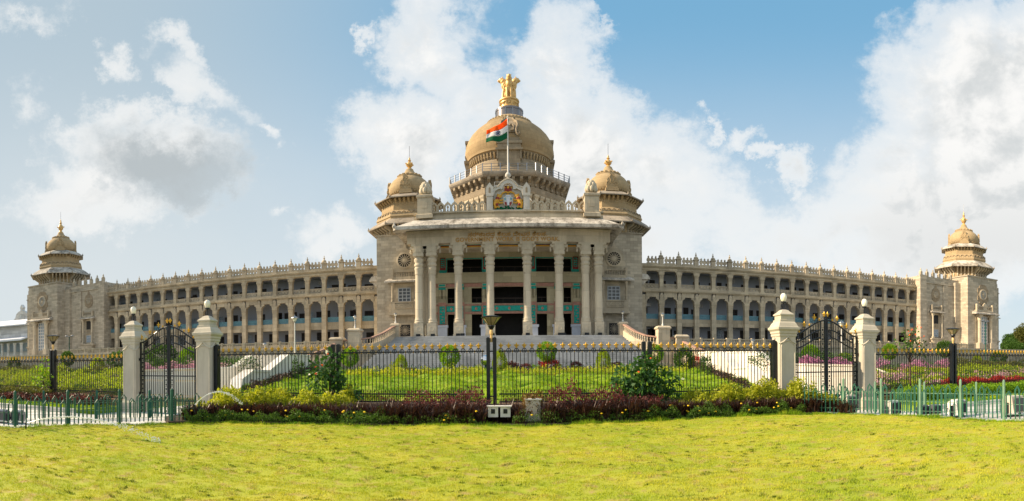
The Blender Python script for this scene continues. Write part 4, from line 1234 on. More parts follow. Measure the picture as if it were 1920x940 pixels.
def lion_mesh():
    b = MB()
    b.ball((0, -.62, 2.35), (.60, .62, 1.15), 16, 12)
    b.ball((0, -.78, 3.0), (.66, .72, .95), 16, 12)
    b.ball((0, -1.10, 3.75), (.58, .60, .66), 16, 12)
    b.ball((0, -1.45, 4.05), (.44, .46, .46), 16, 12)
    b.ball((0, -1.90, 3.92), (.26, .32, .22), 12, 8)
    b.ball((0, -1.78, 3.68), (.20, .24, .13), 10, 6)
    b.ball((0, -1.75, 4.26), (.28, .22, .13), 10, 6)
    for s in (-1, 1):
        b.ball((s * .36, -1.25, 4.48), (.13, .11, .17), 8, 6)
        b.tube([(s * .36, -.95, 2.2), (s * .37, -1.12, 1.3), (s * .37, -1.18, .25)], [.33, .24, .20], 10)
        b.ball((s * .37, -1.36, .14), (.22, .32, .16), 10, 6)
        b.ball((s * .46, -.55, 1.1), (.26, .45, .8), 10, 8)
    b.ball((0, -.25, 1.6), (.5, .5, 1.6), 12, 10)
    me = b.mesh('tmp', 'gold')
    ob = bpy.data.objects.new('tmp', me); COL.objects.link(ob)
    md = ob.modifiers.new('r', 'REMESH'); md.mode = 'VOXEL'; md.voxel_size = .07
    sm = ob.modifiers.new('s', 'SMOOTH'); sm.iterations = 3; sm.factor = .5
    dg = bpy.context.evaluated_depsgraph_get(); dg.update()
    out = bpy.data.meshes.new_from_object(ob.evaluated_get(dg))
    bpy.data.objects.remove(ob)
    # mane curls
    for vx in out.vertices:
        c = vx.co
        if 2.0 < c.z < 4.35 and c.y > -1.25:
            k = .06 * (math.sin(c.z * 15) * math.sin(math.atan2(c.x, -c.y - .5) * 9 + math.floor(c.z * 15 / PI) * 1.5))
            d = Vector((c.x, c.y + .5, 0))
            if d.length > .01: vx.co = c + d.normalized() * k
    out.polygons.foreach_set('use_smooth', [True] * len(out.polygons))
    out.materials.clear(); out.materials.append(M['gold']); out.name = 'lion'
    return out
lm = lion_mesh()
for i in range(4):
    obj('lion', lm, LS, (0, 0, 2.0), i * PI / 2, (1.0, 1.0, .98))

# ---------- flag on its pole
FP = thing('flagpole', 'white flagpole flying a saffron, white and green tricolour flag', 'flag', (XC + .0, 88 - 12.6, 27.9))
b = MB(); b.tube([(0, 0, -.3), (0, 0, 3.5), (0, 0, 7.7)], [.11, .09, .06], 8); b.ball((0, 0, 7.75), .12, 8, 6)
build('pole', b, 'white', FP, smooth=True)
def cloth_pt(u, v):
    # u 0 at the pole .. 1 free end ; v 0 bottom .. 1 top
    x = -u * 3.0
    y = .28 * math.sin(u * 7.5 + v * 1.2) * (u ** .6) - .5 * u
    z = 4.75 + v * (2.75 - 1.1 * u) - .55 * u - .22 * math.sin(u * PI) + .06 * math.sin(u * 9 + 1)
    return (x + .12 * v * u, y, z)
def stripe(v0, v1, nm, mat):
    b = MB(); nu, nv = 28, 5
    vs = [cloth_pt(i / nu, v0 + (v1 - v0) * j / nv) for j in range(nv + 1) for i in range(nu + 1)]
    fs = [(j * (nu + 1) + i, j * (nu + 1) + i + 1, (j + 1) * (nu + 1) + i + 1, (j + 1) * (nu + 1) + i) for j in range(nv) for i in range(nu)]
    b.add(vs, fs); o = build(nm, b, mat, FP, smooth='all')
    sd = o.modifiers.new('thick', 'SOLIDIFY'); sd.thickness = .012
    return o
stripe(2 / 3, 1, 'saffron_stripe', 'saffron'); w_ = stripe(1 / 3, 2 / 3, 'white_stripe', 'whitecloth'); stripe(0, 1 / 3, 'green_stripe', 'greencloth')
b = MB()
def wp(a, r):
    u = .44 + r * math.cos(a) / 3.0; v = .5 + r * math.sin(a) / 2.25
    p = cloth_pt(u, v); return Vector((p[0], p[1] - .03, p[2]))
b.tube([wp(2 * PI * i / 24, .29) for i in range(25)], .032, 4)
for i in range(12):
    a = 2 * PI * i / 24; b.tube([wp(a, .27), wp(a + PI, .27)], .011, 4)
b.ball(wp(0, 0), .06, 6, 5)
build('wheel_emblem', b, 'navy', w_)
# ================================================================== GROUND, STAIRS, TERRACE
import numpy as np

def grass_mat(name, c1, c2, c3, scale=0.6, trans=0.3):
    m, nt, b = new_mat(name)
    n = mnoise_tex(nt, scale, 5, 0.6); n2 = mnoise_tex(nt, scale * 6, 4, 0.6); n3 = mnoise_tex(nt, 40, 2, 0.5)
    c = mmix(nt, mrange(nt, n, 0.36, 0.64), c1, c2)
    c = mmix(nt, mrange(nt, n2, 0.52, 0.70), c, c3)
    c = mmix(nt, mrange(nt, n3, 0.3, 0.7, 0, .35), c, tuple(x * .55 for x in c1))
    nt.links.new(c, b.inputs['Base Color'])
    b.inputs['Roughness'].default_value = 0.7; b.inputs['Specular IOR Level'].default_value = 0.2
    tr = mnode(nt, 'ShaderNodeBsdfTranslucent'); nt.links.new(c, tr.inputs[0])
    mx = mnode(nt, 'ShaderNodeMixShader'); mx.inputs[0].default_value = trans
    nt.links.new(b.outputs[0], mx.inputs[1]); nt.links.new(tr.outputs[0], mx.inputs[2])
    out = [x for x in nt.nodes if x.type == 'OUTPUT_MATERIAL'][0]; nt.links.new(mx.outputs[0], out.inputs[0])
    return m
M['lawn'] = grass_mat('lawn_grass', (0.40, 0.49, 0.03), (0.61, 0.57, 0.05), (0.57, 0.44, 0.12), trans=.35)
M['turf'] = grass_mat('mound_grass', (0.10, 0.26, 0.010), (0.40, 0.56, 0.024), (0.60, 0.62, 0.04), .8, .42)
M['lawnbase'] = grass_mat('lawn_thatch', (0.33, 0.39, 0.03), (0.48, 0.45, 0.05), (0.43, 0.31, 0.12), .6, 0.0)
M['turfbase'] = grass_mat('mound_thatch', (0.16, 0.28, 0.015), (0.26, 0.36, 0.02), (0.34, 0.36, 0.04), .6, 0.0)
M['earth'] = plain('earth', (0.16, 0.11, 0.07), 0.95, var=0.3, scale=1.2, bump=0.5)
M['redearth'] = plain('red_earth', (0.20, 0.10, 0.055), 0.95, var=0.3, scale=1.2, bump=0.5)
M['fargrass'] = plain('far_ground', (0.10, 0.12, 0.04), 0.95, var=0.3, scale=0.05)
M['asphalt'] = plain('asphalt', (0.055, 0.055, 0.055), 0.9, var=0.2, scale=2)
M['paving'] = stone('concrete_paving', (0.60, 0.59, 0.56), (1.0, 1.0), 0.2, 0.3, (0.25, 0.23, 0.2))
M['kerb'] = stone('white_kerb', (0.62, 0.60, 0.56), (1.2, 9), 0.35, 0.3, (0.3, 0.27, 0.22))
M['soil'] = plain('dark_soil', (0.05, 0.035, 0.025), 0.95, var=0.3, scale=4, bump=0.6)

b = MB(); b.add([(-2500, -300, -.45), (2500, -300, -.45), (2500, 3500, -.45), (-2500, 3500, -.45)], [(0, 1, 2, 3)])
struct(build('ground', b, 'fargrass'))
# road behind the garden
b = MB(); b.box(-120, 120, 39.5, 56.5, -.44, -.12); struct(build('road', b, 'asphalt'))

# lawn edge (front of the planting), in metres from the camera
EDGE = [(-13.8, 5.0), (-11.8, 8.6), (-10.4, 11.2), (-9.2, 12.7), (-7.5, 13.6), (-5.2, 14.0), (-2.5, 14.15), (0, 14.2), (2.0, 14.6), (4.2, 15.0), (6.5, 14.9), (8.3, 14.8), (9.4, 14.3), (10.3, 12.5), (11.0, 10.6), (11.5, 8.9), (13.0, 5.0)]
def edge_at(t):
    k = t * (len(EDGE) - 1); i = min(int(k), len(EDGE) - 2); f = k - i
    a, c = EDGE[i], EDGE[i + 1]
    return (a[0] + (c[0] - a[0]) * f, a[1] + (c[1] - a[1]) * f)
def edge_y(x):
    for (x0, y0), (x1, y1) in zip(EDGE, EDGE[1:]):
        if x0 <= x <= x1: return y0 + (y1 - y0) * (x - x0) / (x1 - x0)
    return -20
def lawn_z(x, y):
    v = mnoise.noise((x * 1.6, y * 2.4, .3)) * .035 + mnoise.noise((x * 4.2, y * 6.0, 2.1)) * .034 + mnoise.noise((x * .35, y * .35, 5)) * .05
    return v - .0
lw = MB()
nx, ny = 260, 150
vs = []; idx = {}
for j in range(ny + 1):
    for i in range(nx + 1):
        u = i / nx
        x, ye = edge_at(u)
        # rows fan from the edge back behind the camera
        t = (j / ny) ** 1.25
        xb = x * (1 + .9 * t); yb = ye - (ye + 12) * t if True else 0
        vs.append((xb, yb, lawn_z(xb, yb)))
fs = [(j * (nx + 1) + i, (j + 1) * (nx + 1) + i, (j + 1) * (nx + 1) + i + 1, j * (nx + 1) + i + 1) for j in range(ny) for i in range(nx)]
lw.add(vs, fs)
struct(build('lawn', lw, 'lawnbase', smooth='all'))

def blades(name, pts, hts, wid, mat, label, lean=.5, seed=1):
    """one triangle per blade; pts (n,3), hts (n,)"""
    rs = np.random.RandomState(seed); n = len(pts)
    a = rs.uniform(0, 2 * PI, n); la = rs.uniform(0, 2 * PI, n); ll = rs.uniform(.1, lean, n) * hts
    v = np.zeros((n, 3, 3), np.float32)
    dxy = np.stack([np.cos(a), np.sin(a), np.zeros(n)], 1) * (wid * .5)[:, None]
    v[:, 0] = pts - dxy; v[:, 1] = pts + dxy
    v[:, 2] = pts + np.stack([np.cos(la) * ll, np.sin(la) * ll, hts], 1)
    me = bpy.data.meshes.new(name)
    me.vertices.add(n * 3); me.vertices.foreach_set('co', v.ravel())
    me.loops.add(n * 3); me.loops.foreach_set('vertex_index', np.arange(n * 3, dtype=np.int32))
    me.polygons.add(n); me.polygons.foreach_set('loop_start', np.arange(0, n * 3, 3, dtype=np.int32))
    try: me.polygons.foreach_set('loop_total', np.full(n, 3, dtype=np.int32))
    except Exception: pass
    me.update(calc_edges=True); me.materials.append(M[mat])
    o = obj(name, me); tag(o, label, 'grass', kind='stuff')
    return o
rs = np.random.RandomState(4)
P_ = []; H_ = []
ex = np.array([e[0] for e in EDGE]); ey = np.array([e[1] for e in EDGE])
NBL = 420000
while len(P_) < NBL:
    m = 200000
    r = 4.6 + (16.5 - 4.6) * rs.rand(m) ** .8; th = rs.uniform(-.97, .95, m)
    x = r * np.sin(th); y = r * np.cos(th)
    ok = y < np.interp(x, ex, ey, left=-99, right=-99) - .02 + rs.uniform(-.08, .12, m)
    for X, Y in zip(x[ok], y[ok]): P_.append((X, Y))
P_ = np.array(P_[:NBL])
zz = np.array([lawn_z(a, c) for a, c in P_])
cl = np.array([mnoise.noise((a * 3.1, c * 4.6, 9.0)) for a, c in P_])
pts = np.column_stack([P_, zz - .004])
hts = (.014 + .016 * rs.rand(NBL)) * (1 + 1.1 * np.clip(cl, 0, 1))
blades('lawn_grass', pts, hts, np.full(NBL, .011), 'lawn', 'sunlit yellow-green cropped grass of the front lawn', .9)
# ragged longer tufts along the far edge
P2 = []
while len(P2) < 16000:
    t = rs.rand(); x, y = edge_at(t)
    P2.append((x + rs.normal(0, .08), y + rs.normal(0, .09)))
P2 = np.array(P2); n2 = len(P2)
cl = np.array([max(0, mnoise.noise((a * 1.3, c * 1.3, 3.0))) for a, c in P2])
pts = np.column_stack([P2, np.array([lawn_z(a, c) for a, c in P2])])
blades('edge_grass', pts, (.05 + .11 * rs.rand(n2)) * (.45 + 1.3 * cl), np.full(n2, .014), 'turf', 'longer ragged grass along the far rim of the lawn', .9, 2)

# darker tufts and bare spots dotted over the lawn
cx_, cy_ = [], []
while len(cx_) < 900:
    r = 4.8 + 10.5 * rs.rand() ** .7; th = rs.uniform(-.96, .94); x = r * math.sin(th); y = r * math.cos(th)
    if y < np.interp(x, ex, ey, left=-99, right=-99) - .2 and mnoise.noise((x * .55, y * .8, 21.0)) > -.12: cx_.append(x); cy_.append(y)
cx_ = np.repeat(np.array(cx_), 26); cy_ = np.repeat(np.array(cy_), 26); nt_ = len(cx_)
sx_ = np.repeat(rs.uniform(.015, .065, nt_ // 26), 26)
tx = cx_ + rs.normal(0, 1, nt_) * sx_; ty = cy_ + rs.normal(0, 1, nt_) * sx_ * .5
pts = np.column_stack([tx, ty, np.array([lawn_z(a, c) for a, c in zip(tx, ty)])])
M['tuft'] = grass_mat('lawn_tuft', (0.10, 0.17, 0.012), (0.22, 0.27, 0.02), (0.26, 0.17, 0.05), 2.0, .3)
blades('lawn_tufts', pts, .012 + .026 * rs.rand(nt_), np.full(nt_, .012), 'tuft', 'small darker tufts dotted over the front lawn', .9, 7)
# paving outside the lawn, planting strip before the outer fence
b = MB(); b.box(-60, -10.0, 4, 14.2, -.44, -.10); o = struct(build('pavement', b, 'paving'))
b = MB(); b.box(9.6, 60, 4, 14.2, -.44, -.10); o = struct(build('pavement', b, 'paving'))
b = MB(); b.box(-60, -14.6, 14.2, 17.4, -.44, .02); struct(build('verge', b, 'turfbase'))
b = MB(); b.box(13.1, 60, 14.2, 17.4, -.44, .02); struct(build('verge', b, 'turfbase'))
b = MB(); b.box(-60, -14.6, 14.05, 14.2, -.44, .07); struct(build('kerb', b, 'kerb'))
b = MB(); b.box(13.1, 60, 14.05, 14.2, -.44, .07); struct(build('kerb', b, 'kerb'))
b = MB(); b.box(-14.6, -9.5, 14.2, 40, -.44, -.2); struct(build('driveway', b, 'paving'))
b = MB(); b.box(8.2, 13.1, 14.2, 40, -.44, -.2); struct(build('driveway', b, 'paving'))
b = MB(); b.exy([(-9.3, 12.7), (-7.5, 13.65), (-5.2, 14.05), (0, 14.25), (4.2, 15.05), (8.3, 14.85), (9.3, 14.4), (9.3, 17.2), (-10.4, 17.2), (-10.4, 14)], -.44, .03); struct(build('planting_bed', b, 'soil'))

# garden mound behind the middle fence
def mound_z(x, y):
    """x from the site axis"""
    t = max(0.0, min(1.0, (y - 17.6) / 18.6)); t2 = 1 - (1 - t) ** 1.35
    z = .36 + .80 * t2
    if y > 36.2: z -= (y - 36.2) * .42
    e = max(0.0, abs(x) - 12.5); z -= e * e * .06
    return z + mnoise.noise((x * .5, y * .5, 1.0)) * .08 + mnoise.noise((x * .9, y * 1.5, 4.0)) * .30
mb = MB(); nx, ny = 150, 120
vs = [(XC + (-15 + 30 * i / nx), 17.3 + 22.3 * j / ny, mound_z(-15 + 30 * i / nx, 17.3 + 22.3 * j / ny) if abs(-15 + 30 * i / nx) < 10.6 + (17.3 + 22.3 * j / ny - 17.3) * .16 else -.3) for j in range(ny + 1) for i in range(nx + 1)]
mb.add(vs, [(j * (nx + 1) + i, j * (nx + 1) + i + 1, (j + 1) * (nx + 1) + i + 1, (j + 1) * (nx + 1) + i) for j in range(ny) for i in range(nx)])
struct(build('garden_mound', mb, 'turfbase', smooth='all'))
n = 190000
x = rs.uniform(-13.8, 13.8, n); y = 17.7 + 18.8 * rs.rand(n)
ok = np.abs(x) < 10.4 + (y - 17.3) * .16
x = x[ok]; y = y[ok]
z = np.array([mound_z(a, c) for a, c in zip(x, y)])
cl = np.array([mnoise.noise((a * 1.1, c * 2.0, 9.0)) for a, c in zip(x, y)])
keep = cl > -.45
x, y, z, cl = x[keep], y[keep], z[keep], cl[keep]
blades('mound_grass', np.column_stack([x + XC, y, z - .01]), (.045 + .07 * rs.rand(len(x))) * (.35 + 3.0 * np.clip(cl + .1, 0, 1)), np.full(len(x), .034), 'turf', 'tufted bright green grass on the mound behind the fence', .9, 3)

# side gardens sloping up behind the outer fences
def side_z(x, y):
    t = max(0.0, min(1.0, (y - 17.6) / 13.0)); return .0 + 1.25 * t - max(0, y - 31) * .12 + mnoise.noise((x * .4, y * .4, 7)) * .10
for s in (-1, 1):
    sm = MB(); nx, ny = 70, 40
    vs = []
    for j in range(ny + 1):
        for i in range(nx + 1):
            y = 17.35 + 22 * j / ny; x = s * (14.3 + (y - 17.35) * .80 + 60 * i / nx)
            vs.append((XC + x, y, side_z(x, y)))
    sm.add(vs, [(j * (nx + 1) + i, j * (nx + 1) + i + 1, (j + 1) * (nx + 1) + i + 1, (j + 1) * (nx + 1) + i) for j in range(ny) for i in range(nx)])
    struct(build('garden_slope', sm, 'redearth', smooth='all'))

# terrace before the wings
for s in (-1, 1):
    b = MB(); b.box(XC + s * 18.9, XC + s * 108, 70.5, 87.0, -.4, 4.05); b.box(XC + s * 18.9, XC + s * 108, 70.3, 70.8, 3.85, 4.1)
    struct(build('terrace', b, 'wall'))
    b = MB(); bb = MB()
    balus(bb, 0, 1.9, 0, 0, .85, 6, .10); bb.box(-.14, .14, -.18, .18, 0, .98)
    bm_ = bb.mesh('terrace_balustrade', 'trim')
    tb = thing('terrace_balustrade', 'long stone balustrade on the terrace before the %s wing' % ('left' if s < 0 else 'right'), 'balustrade', (XC + s * 20, 70.6, 4.1))
    for i in range(31): obj('baluster_panel', bm_, tb, (i * 1.9 if s > 0 else -i * 1.9 - 1.9, 0, 0))

# grand staircase
NS = 24
st = MB()
for k in range(NS):
    z1 = 5.44 - k * .233; y1 = 72.9 - k * .665; hw = 15.2 + (k / NS) * 2.6
    st.box(-hw, hw, (y1 - .665) - 88, 74 - 88 if k == 0 else y1 - 88 + .05, z1 - .09, z1 - .001 * k)
    st.box(-hw + .02, hw - .02, (y1 - .555) - 88, 74 - 88 if k == 0 else y1 - 88 + .05, z1 - .24, z1 - .09)
stair = build('staircase', st, 'step', B)
tag(stair, 'wide flight of pale granite steps up to the porch')
b = MB(); b.box(-15.1, 15.1, -16, -7, -.3, 4.9); b.add([(-17.6, -31.2, -.3), (17.6, -31.2, -.3), (15.1, -15.4, 5.0), (-15.1, -15.4, 5.0), (-17.6, -15, -.3), (17.6, -15, -.3)], [(0, 1, 2, 3), (1, 5, 2), (0, 3, 4)])
build('stair_core', b, 'step', stair)

def ramp_balustrade(pts, base_drop, parent, nm='stair_balustrade', coping='pinkstone', body='trim', h=.95, wallbase=None):
    """pts = (x,y,ztop) in parent coordinates: coping, balusters, wall down"""
    c = MB(); ba = MB(); w = MB()
    for a, e in zip(pts, pts[1:]):
        a = Vector(a); e = Vector(e); L = (e - a).length
        c.bar(a - Vector((0, 0, .09)), e - Vector((0, 0, .09)), .42, .18)
        n = max(2, int(L / .34))
        for i in range(n):
            p = a.lerp(e, (i + .5) / n); z = p.z - .18; r = .10
            ba.lathe([(r * .7, z - h + .18), (r, z - h * .7), (r * .5, z - h * .45), (r, z - h * .25), (r * .7, z)], 6, p.x, p.y, cap=False)
        d = (e - a); nrm = Vector((-d.y, d.x, 0)).normalized() * .17
        vs = []
        for p in (a, e):
            for q in (-1, 1):
                vs.append((p.x + q * nrm.x, p.y + q * nrm.y, p.z - h + .06)); vs.append((p.x + q * nrm.x, p.y + q * nrm.y, (p.z - h - base_drop) if wallbase is None else wallbase))
        w.add(vs, [(0, 2, 6, 4), (1, 5, 7, 3), (0, 4, 5, 1), (2, 3, 7, 6), (0, 1, 3, 2), (4, 6, 7, 5)])
    o = build(nm, w, body, parent)
    build('coping', c, coping, o); q = build('turned_balusters', ba, body, o); q['kind'] = 'stuff'
    return o
for s in (-1, 1):
    pts = [(s * 15.35, -15.4, 7.0), (s * 15.45, -16.6, 6.75), (s * 15.7, -17.8, 6.35), (s * 16.2, -19.2, 5.8), (s * 17.2, -20.5, 5.25), (s * 18.6, -21.4, 5.0)]
    o = ramp_balustrade(pts, 1.3, stair, wallbase=-.2)
    tag(o, 'curved stone banister on the %s of the grand steps' % ('left' if s < 0 else 'right'))
    for (x, y, z0, z1, hw) in ((15.3, -15.1, 4.0, 7.3, .55), (19.1, -21.6, 0, 6.3, .75), (21.3, -22, 0, 5.2, .75)):
        b = MB(); b.sq([(hw, z0), (hw, z1 - .45), (hw * 1.18, z1 - .35), (hw * 1.18, z1 - .2), (hw * .9, z1)])
        build('stair_pedestal', b, 'trim', stair, (s * x, y, 0))
    o = ramp_balustrade([(s * 19.1, -21.8, 4.9), (s * 21.3, -22.0, 4.85)], 4, stair, wallbase=-.2)
    o = ramp_balustrade([(s * 21.3, -22.2, 4.6), (s * 22.3, -25, 3.6), (s * 23.2, -28, 2.85), (s * 25.5, -29.6, 2.8), (s * 27.3, -30.2, 2.75), (s * 27.6, -33, 2.0), (s * 27.9, -36, 1.6)], 4, stair, wallbase=-.2)

# ---------- white ramp walls beside the mound
def poly_wall(name, label, path, cat='wall', t=.42, mat='wallwhite', base=-.3):
    """path of (x,y,ztop): thick wall with a coping"""
    b = MB(); c = MB()
    for a, e in zip(path, path[1:]):
        a = Vector(a); e = Vector(e); d = (e - a); nrm = Vector((-d.y, d.x, 0)).normalized() * t / 2
        for o_, q, z0, wd in ((b, 1.0, 0, 1.0), (c, 1.22, .0, 1.22)):
            vs = []
            for p in (a, e):
                for sd in (-1, 1):
                    lo = base if o_ is b else p.z - .02; hi = p.z if o_ is b else p.z + .09
                    vs += [(p.x + sd * nrm.x * wd, p.y + sd * nrm.y * wd, lo), (p.x + sd * nrm.x * wd, p.y + sd * nrm.y * wd, hi)]
            o_.add(vs, [(0, 2, 3, 1), (4, 5, 7, 6), (0, 1, 5, 4), (2, 6, 7, 3), (1, 3, 7, 5), (0, 4, 6, 2)])
    r = thing(name, label, cat, (0, 0, 0))
    r.location = (path[0][0], path[0][1], base)
    ob = build('wall_body', b, mat, r); oc = build('coping', c, mat, r)
    for o in (ob, oc): o.location = (-path[0][0], -path[0][1], -base)
    return r
for s, nm in ((-1, 'left'), (1, 'right')):
    P3 = [(-10.6, 20.4, .55), (-11.2, 21.6, .95), (-11.7, 23.8, 1.36), (-12.2, 26.6, 1.30), (-13.0, 31.2, 2.32), (-13.6, 36.2, 2.28)]
    poly_wall('ramp_wall', 'white sloping ramp wall along the %s edge of the green mound' % nm, [(XC - s * x, y, z) for x, y, z in P3])
    P4 = [(-22.8, 24.5, .25), (-20.6, 26.5, 1.35), (-17.6, 28.6, 1.45), (-16.4, 30.5, 1.5), (-16.2, 32.5, 2.3), (-15.9, 37, 2.35)]
    poly_wall('ramp_wall', 'white outer ramp wall seen through the %s gate' % nm, [(XC - s * x, y, z) for x, y, z in P4])
# ================================================================== FENCE, GATES, RAILINGS, LAMPS
FY = 17.0
def fleur(sc):
    b = MB()
    b.lathe([(.018, 0), (.03, .02), (.018, .035), (.03, .08), (.034, .12), (.018, .17), (.0, .215)], 6)
    for s in (-1, 1):
        b.ball((s * .055, 0, .105), (.034, .022, .028), 6, 4)
        b.ball((s * .035, 0, .05), (.02, .018, .02), 5, 4)
    b.v = [(x * sc, y * sc, z * sc) for x, y, z in b.v]
    return b.mesh('finial', 'goldfin', True)
FT, FS = fleur(.88), fleur(.52)
def fbar(h, scroll):
    b = MB(); b.box(-.0105, .0105, -.0105, .0105, 0, h)
    if scroll:
        for s in (-1, 1):
            b.tube([(0, 0, h - .01), (s * .035, 0, h - .02), (s * .06, 0, h - .06), (s * .055, 0, h - .12), (s * .03, 0, h - .15)], .012, 4)
    return b.mesh('fence_bar', 'iron')
BT, BS = fbar(1.70, True), fbar(1.56, False)

def fence(x0, x1, z, label, spikes=True, plinth=True):
    t = thing('iron_fence', label, 'fence', (XC + (x0 + x1) / 2, FY, z), 0, 'black iron fence sections with gold tips')
    L = x1 - x0
    n = int(round(L / .12))
    for i in range(n):
        x = -L / 2 + (i + .5) * L / n
        if i % 2 == 0:
            o = obj('fence_bar', BT, t, (x, 0, 0)); obj('finial', FT, o, (0, 0, 1.69))
        else:
            o = obj('fence_bar', BS, t, (x, 0, 0)); obj('finial', FS, o, (0, 0, 1.55))
    for zz in (.03, .27, 1.60):
        b = MB(); b.box(-L / 2, L / 2, -.024, .024, zz - .02, zz + .02); build('rail', b, 'iron', t)
    b = MB()
    for i in range(n - 1):
        x = -L / 2 + (i + 1) * L / n
        b.lathe([(.012, .05), (.012, .33), (.026, .36), (.0, .43)], 4, x, 0)
        b.ball((x, 0, .20), (.03, .02, .03), 4, 3)
    o = build('spike_row', b, 'iron', t); o['kind'] = 'stuff'
    if plinth:
        b = MB(); b.box(-L / 2, L / 2, -.20, .20, -z - .4, -.06); b.box(-L / 2, L / 2, -.25, .25, -.06, -.005)
        build('plinth', b, 'plinth', t)
    return t
fence(-9.5, -5.13, .42, 'black iron fence with gold tips beside the inner pillar of the left gate')
fence(-4.75, -.15, .42, 'black iron fence with gold tips, directly left of the middle lamp post')
fence(.30, 4.75, .42, 'black iron fence with gold tips, directly right of the middle lamp post')
fence(5.13, 9.5, .42, 'black iron fence with gold tips beside the inner pillar of the right gate')
fence(-17.97, -13.72, .30, 'black iron fence with gold tips between left gate and left lamp post')
fence(-25.6, -18.33, .30, 'black iron fence with gold tips outside the left lamp post')
fence(13.72, 17.97, .30, 'black iron fence with gold tips between right gate and right lamp post')
fence(18.33, 25.6, .30, 'black iron fence with gold tips outside the right lamp post')

def twin_post(x, z0, z1, label, lamp):
    t = thing('lamp_post' if lamp else 'fence_post', label, 'lamp post' if lamp else 'post', (XC + x, FY - .05, z0))
    for s in (-1, 1):
        b = MB(); b.box(-.055, .055, -.09, .09, 0, z1 - z0); b.sq([(.055, z1 - z0), (.03, z1 - z0 + .03)])
        build('post', b, 'iron', t, (s * .10, 0, 0))
    for zz in ((z1 - z0) * .80, .3):
        b = MB(); b.box(-.045, .045, -.05, .05, zz, zz + .04); build('cross_bar', b, 'iron', t)
    if lamp:
        h = z1 - z0
        b = MB(); b.tube([(0, 0, h - .12), (0, 0, h + .30)], .04, 8); b.lathe([(.055, h + .12), (.06, h + .2), (.045, h + .25)], 8)
        build('stem', b, 'gold', t, smooth=True)
        b = MB(); b.lathe([(.04, h + .28), (.10, h + .36), (.09, h + .40), (.27, h + .62), (.27, h + .64)], 8, cap=False)
        build('lamp_glass', b, 'smoke', t)
        b = MB(); b.lathe([(.04, h + .26), (.11, h + .37), (.10, h + .40)], 8)
        b.lathe([(.31, h + .635), (.32, h + .66), (.14, h + .70), (0, h + .71)], 16)
        for i in range(8):
            a = 2 * PI * i / 8; b.tube([(math.cos(a) * .095, math.sin(a) * .095, h + .40), (math.cos(a) * .278, math.sin(a) * .278, h + .635)], .011, 4)
        build('lamp_frame', b, 'iron', t)
    return t
twin_post(.07, .3, 2.42, 'black twin post with cone lamp in the middle of the fence', True)
twin_post(-4.94, .3, 2.28, 'black twin fence post behind the leafy shrub left of the middle lamp', False)
twin_post(4.94, .3, 2.28, 'black twin fence post behind the bushy shrub right of the middle lamp', False)
twin_post(-18.15, .1, 2.40, 'black twin post with cone lamp in the outer fence, far left', True)
twin_post(18.15, .1, 2.40, 'black twin post with cone lamp in the outer fence, far right', True)
for x, s in ((-9.45, 'left'), (9.45, 'right')):
    b = MB(); b.box(-.07, .07, -.12, .12, 0, 2.05); b.sq([(.07, 2.05), (.03, 2.1)])
    o = build('fence_post', b, 'iron', None, (XC + x, FY, .3)); tag(o, 'single black fence post against the inner pillar of the %s gate' % s, 'post')

# ---------- gate pillars
def pillar_meshes():
    w = .305
    b = MB()
    b.sq([(w + .07, 0), (w + .07, .55), (w + .03, .62), (w, .66), (w, 2.86), (w + .03, 2.90), (w + .03, 2.96)])
    cap = MB()
    cap.sq([(w + .02, 2.96), (w + .05, 3.0), (w + .05, 3.06), (w + .11, 3.13), (w + .11, 3.20), (w + .07, 3.22), (w + .02, 3.34), (w - .03, 3.40), (w - .03, 3.46), (w - .07, 3.47), (w - .07, 3.60), (w - .03, 3.62), (w - .03, 3.66), (w - .13, 3.74), (w - .18, 3.80), (.06, 3.83)])
    arch = MB()
    for k in range(4):
        a = k * PI / 2
        pl = [(-w * .86, .75), (-w * .86, 2.5)] + [(-w * .86 + (w * .86) * (1 - math.cos(R(90 * i / 5))), 2.5 + .22 * math.sin(R(90 * i / 5))) for i in range(1, 6)]
        pl = pl + [(-x, z) for x, z in reversed(pl[:-1])]
        v = MB(); v.tube([(x, -w - .004, z) for x, z in pl], .022, 4)
        v.tube([(-w * 1.0, -w - .01, 2.64), (-w * .55, -w - .01, 2.70), (0, -w - .01, 2.86), (w * .55, -w - .01, 2.70), (w, -w - .01, 2.64)], .03, 4)
        ca, sa = math.cos(a), math.sin(a)
        arch.add([(x * ca - y * sa, x * sa + y * ca, z) for x, y, z in v.v], v.f)
    return b.mesh('pillar_shaft', 'pillar'), cap.mesh('pillar_cap', 'pillar'), arch.mesh('panel_moulding', 'pillar', True)
PS, PC, PA = pillar_meshes()
lb = MB(); lb.tube([(0, 0, 0), (0, 0, .30)], .025, 6); lb.lathe([(.06, .28), (.09, .31), (.09, .34), (.05, .36)], 10); STEM = lb.mesh('stem', 'iron', True)
lb = MB(); lb.lathe([(.055, .34), (.09, .385), (.115, .46), (.115, .52), (.09, .595), (.04, .635), (0, .64)], 16, cap=False); GLOBE = lb.mesh('globe', 'frost', True)
for x, nm in ((-13.36, 'outer pillar of the left gate'), (-9.85, 'inner pillar of the left gate'), (9.85, 'inner pillar of the right gate'), (13.36, 'outer pillar of the right gate')):
    t = thing('gate_pillar', 'pale granite ' + nm, 'pillar', (XC + x, FY, -.37), 0, 'granite gate pillars')
    obj('pillar_shaft', PS, t); obj('pillar_cap', PC, t); obj('panel_moulding', PA, t)
    t = thing('globe_lamp', 'white globe lamp on top of the ' + nm, 'lamp', (XC + x, FY, 3.40), 0, 'globe lamps on the gate pillars')
    obj('stem', STEM, t); obj('globe', GLOBE, t)

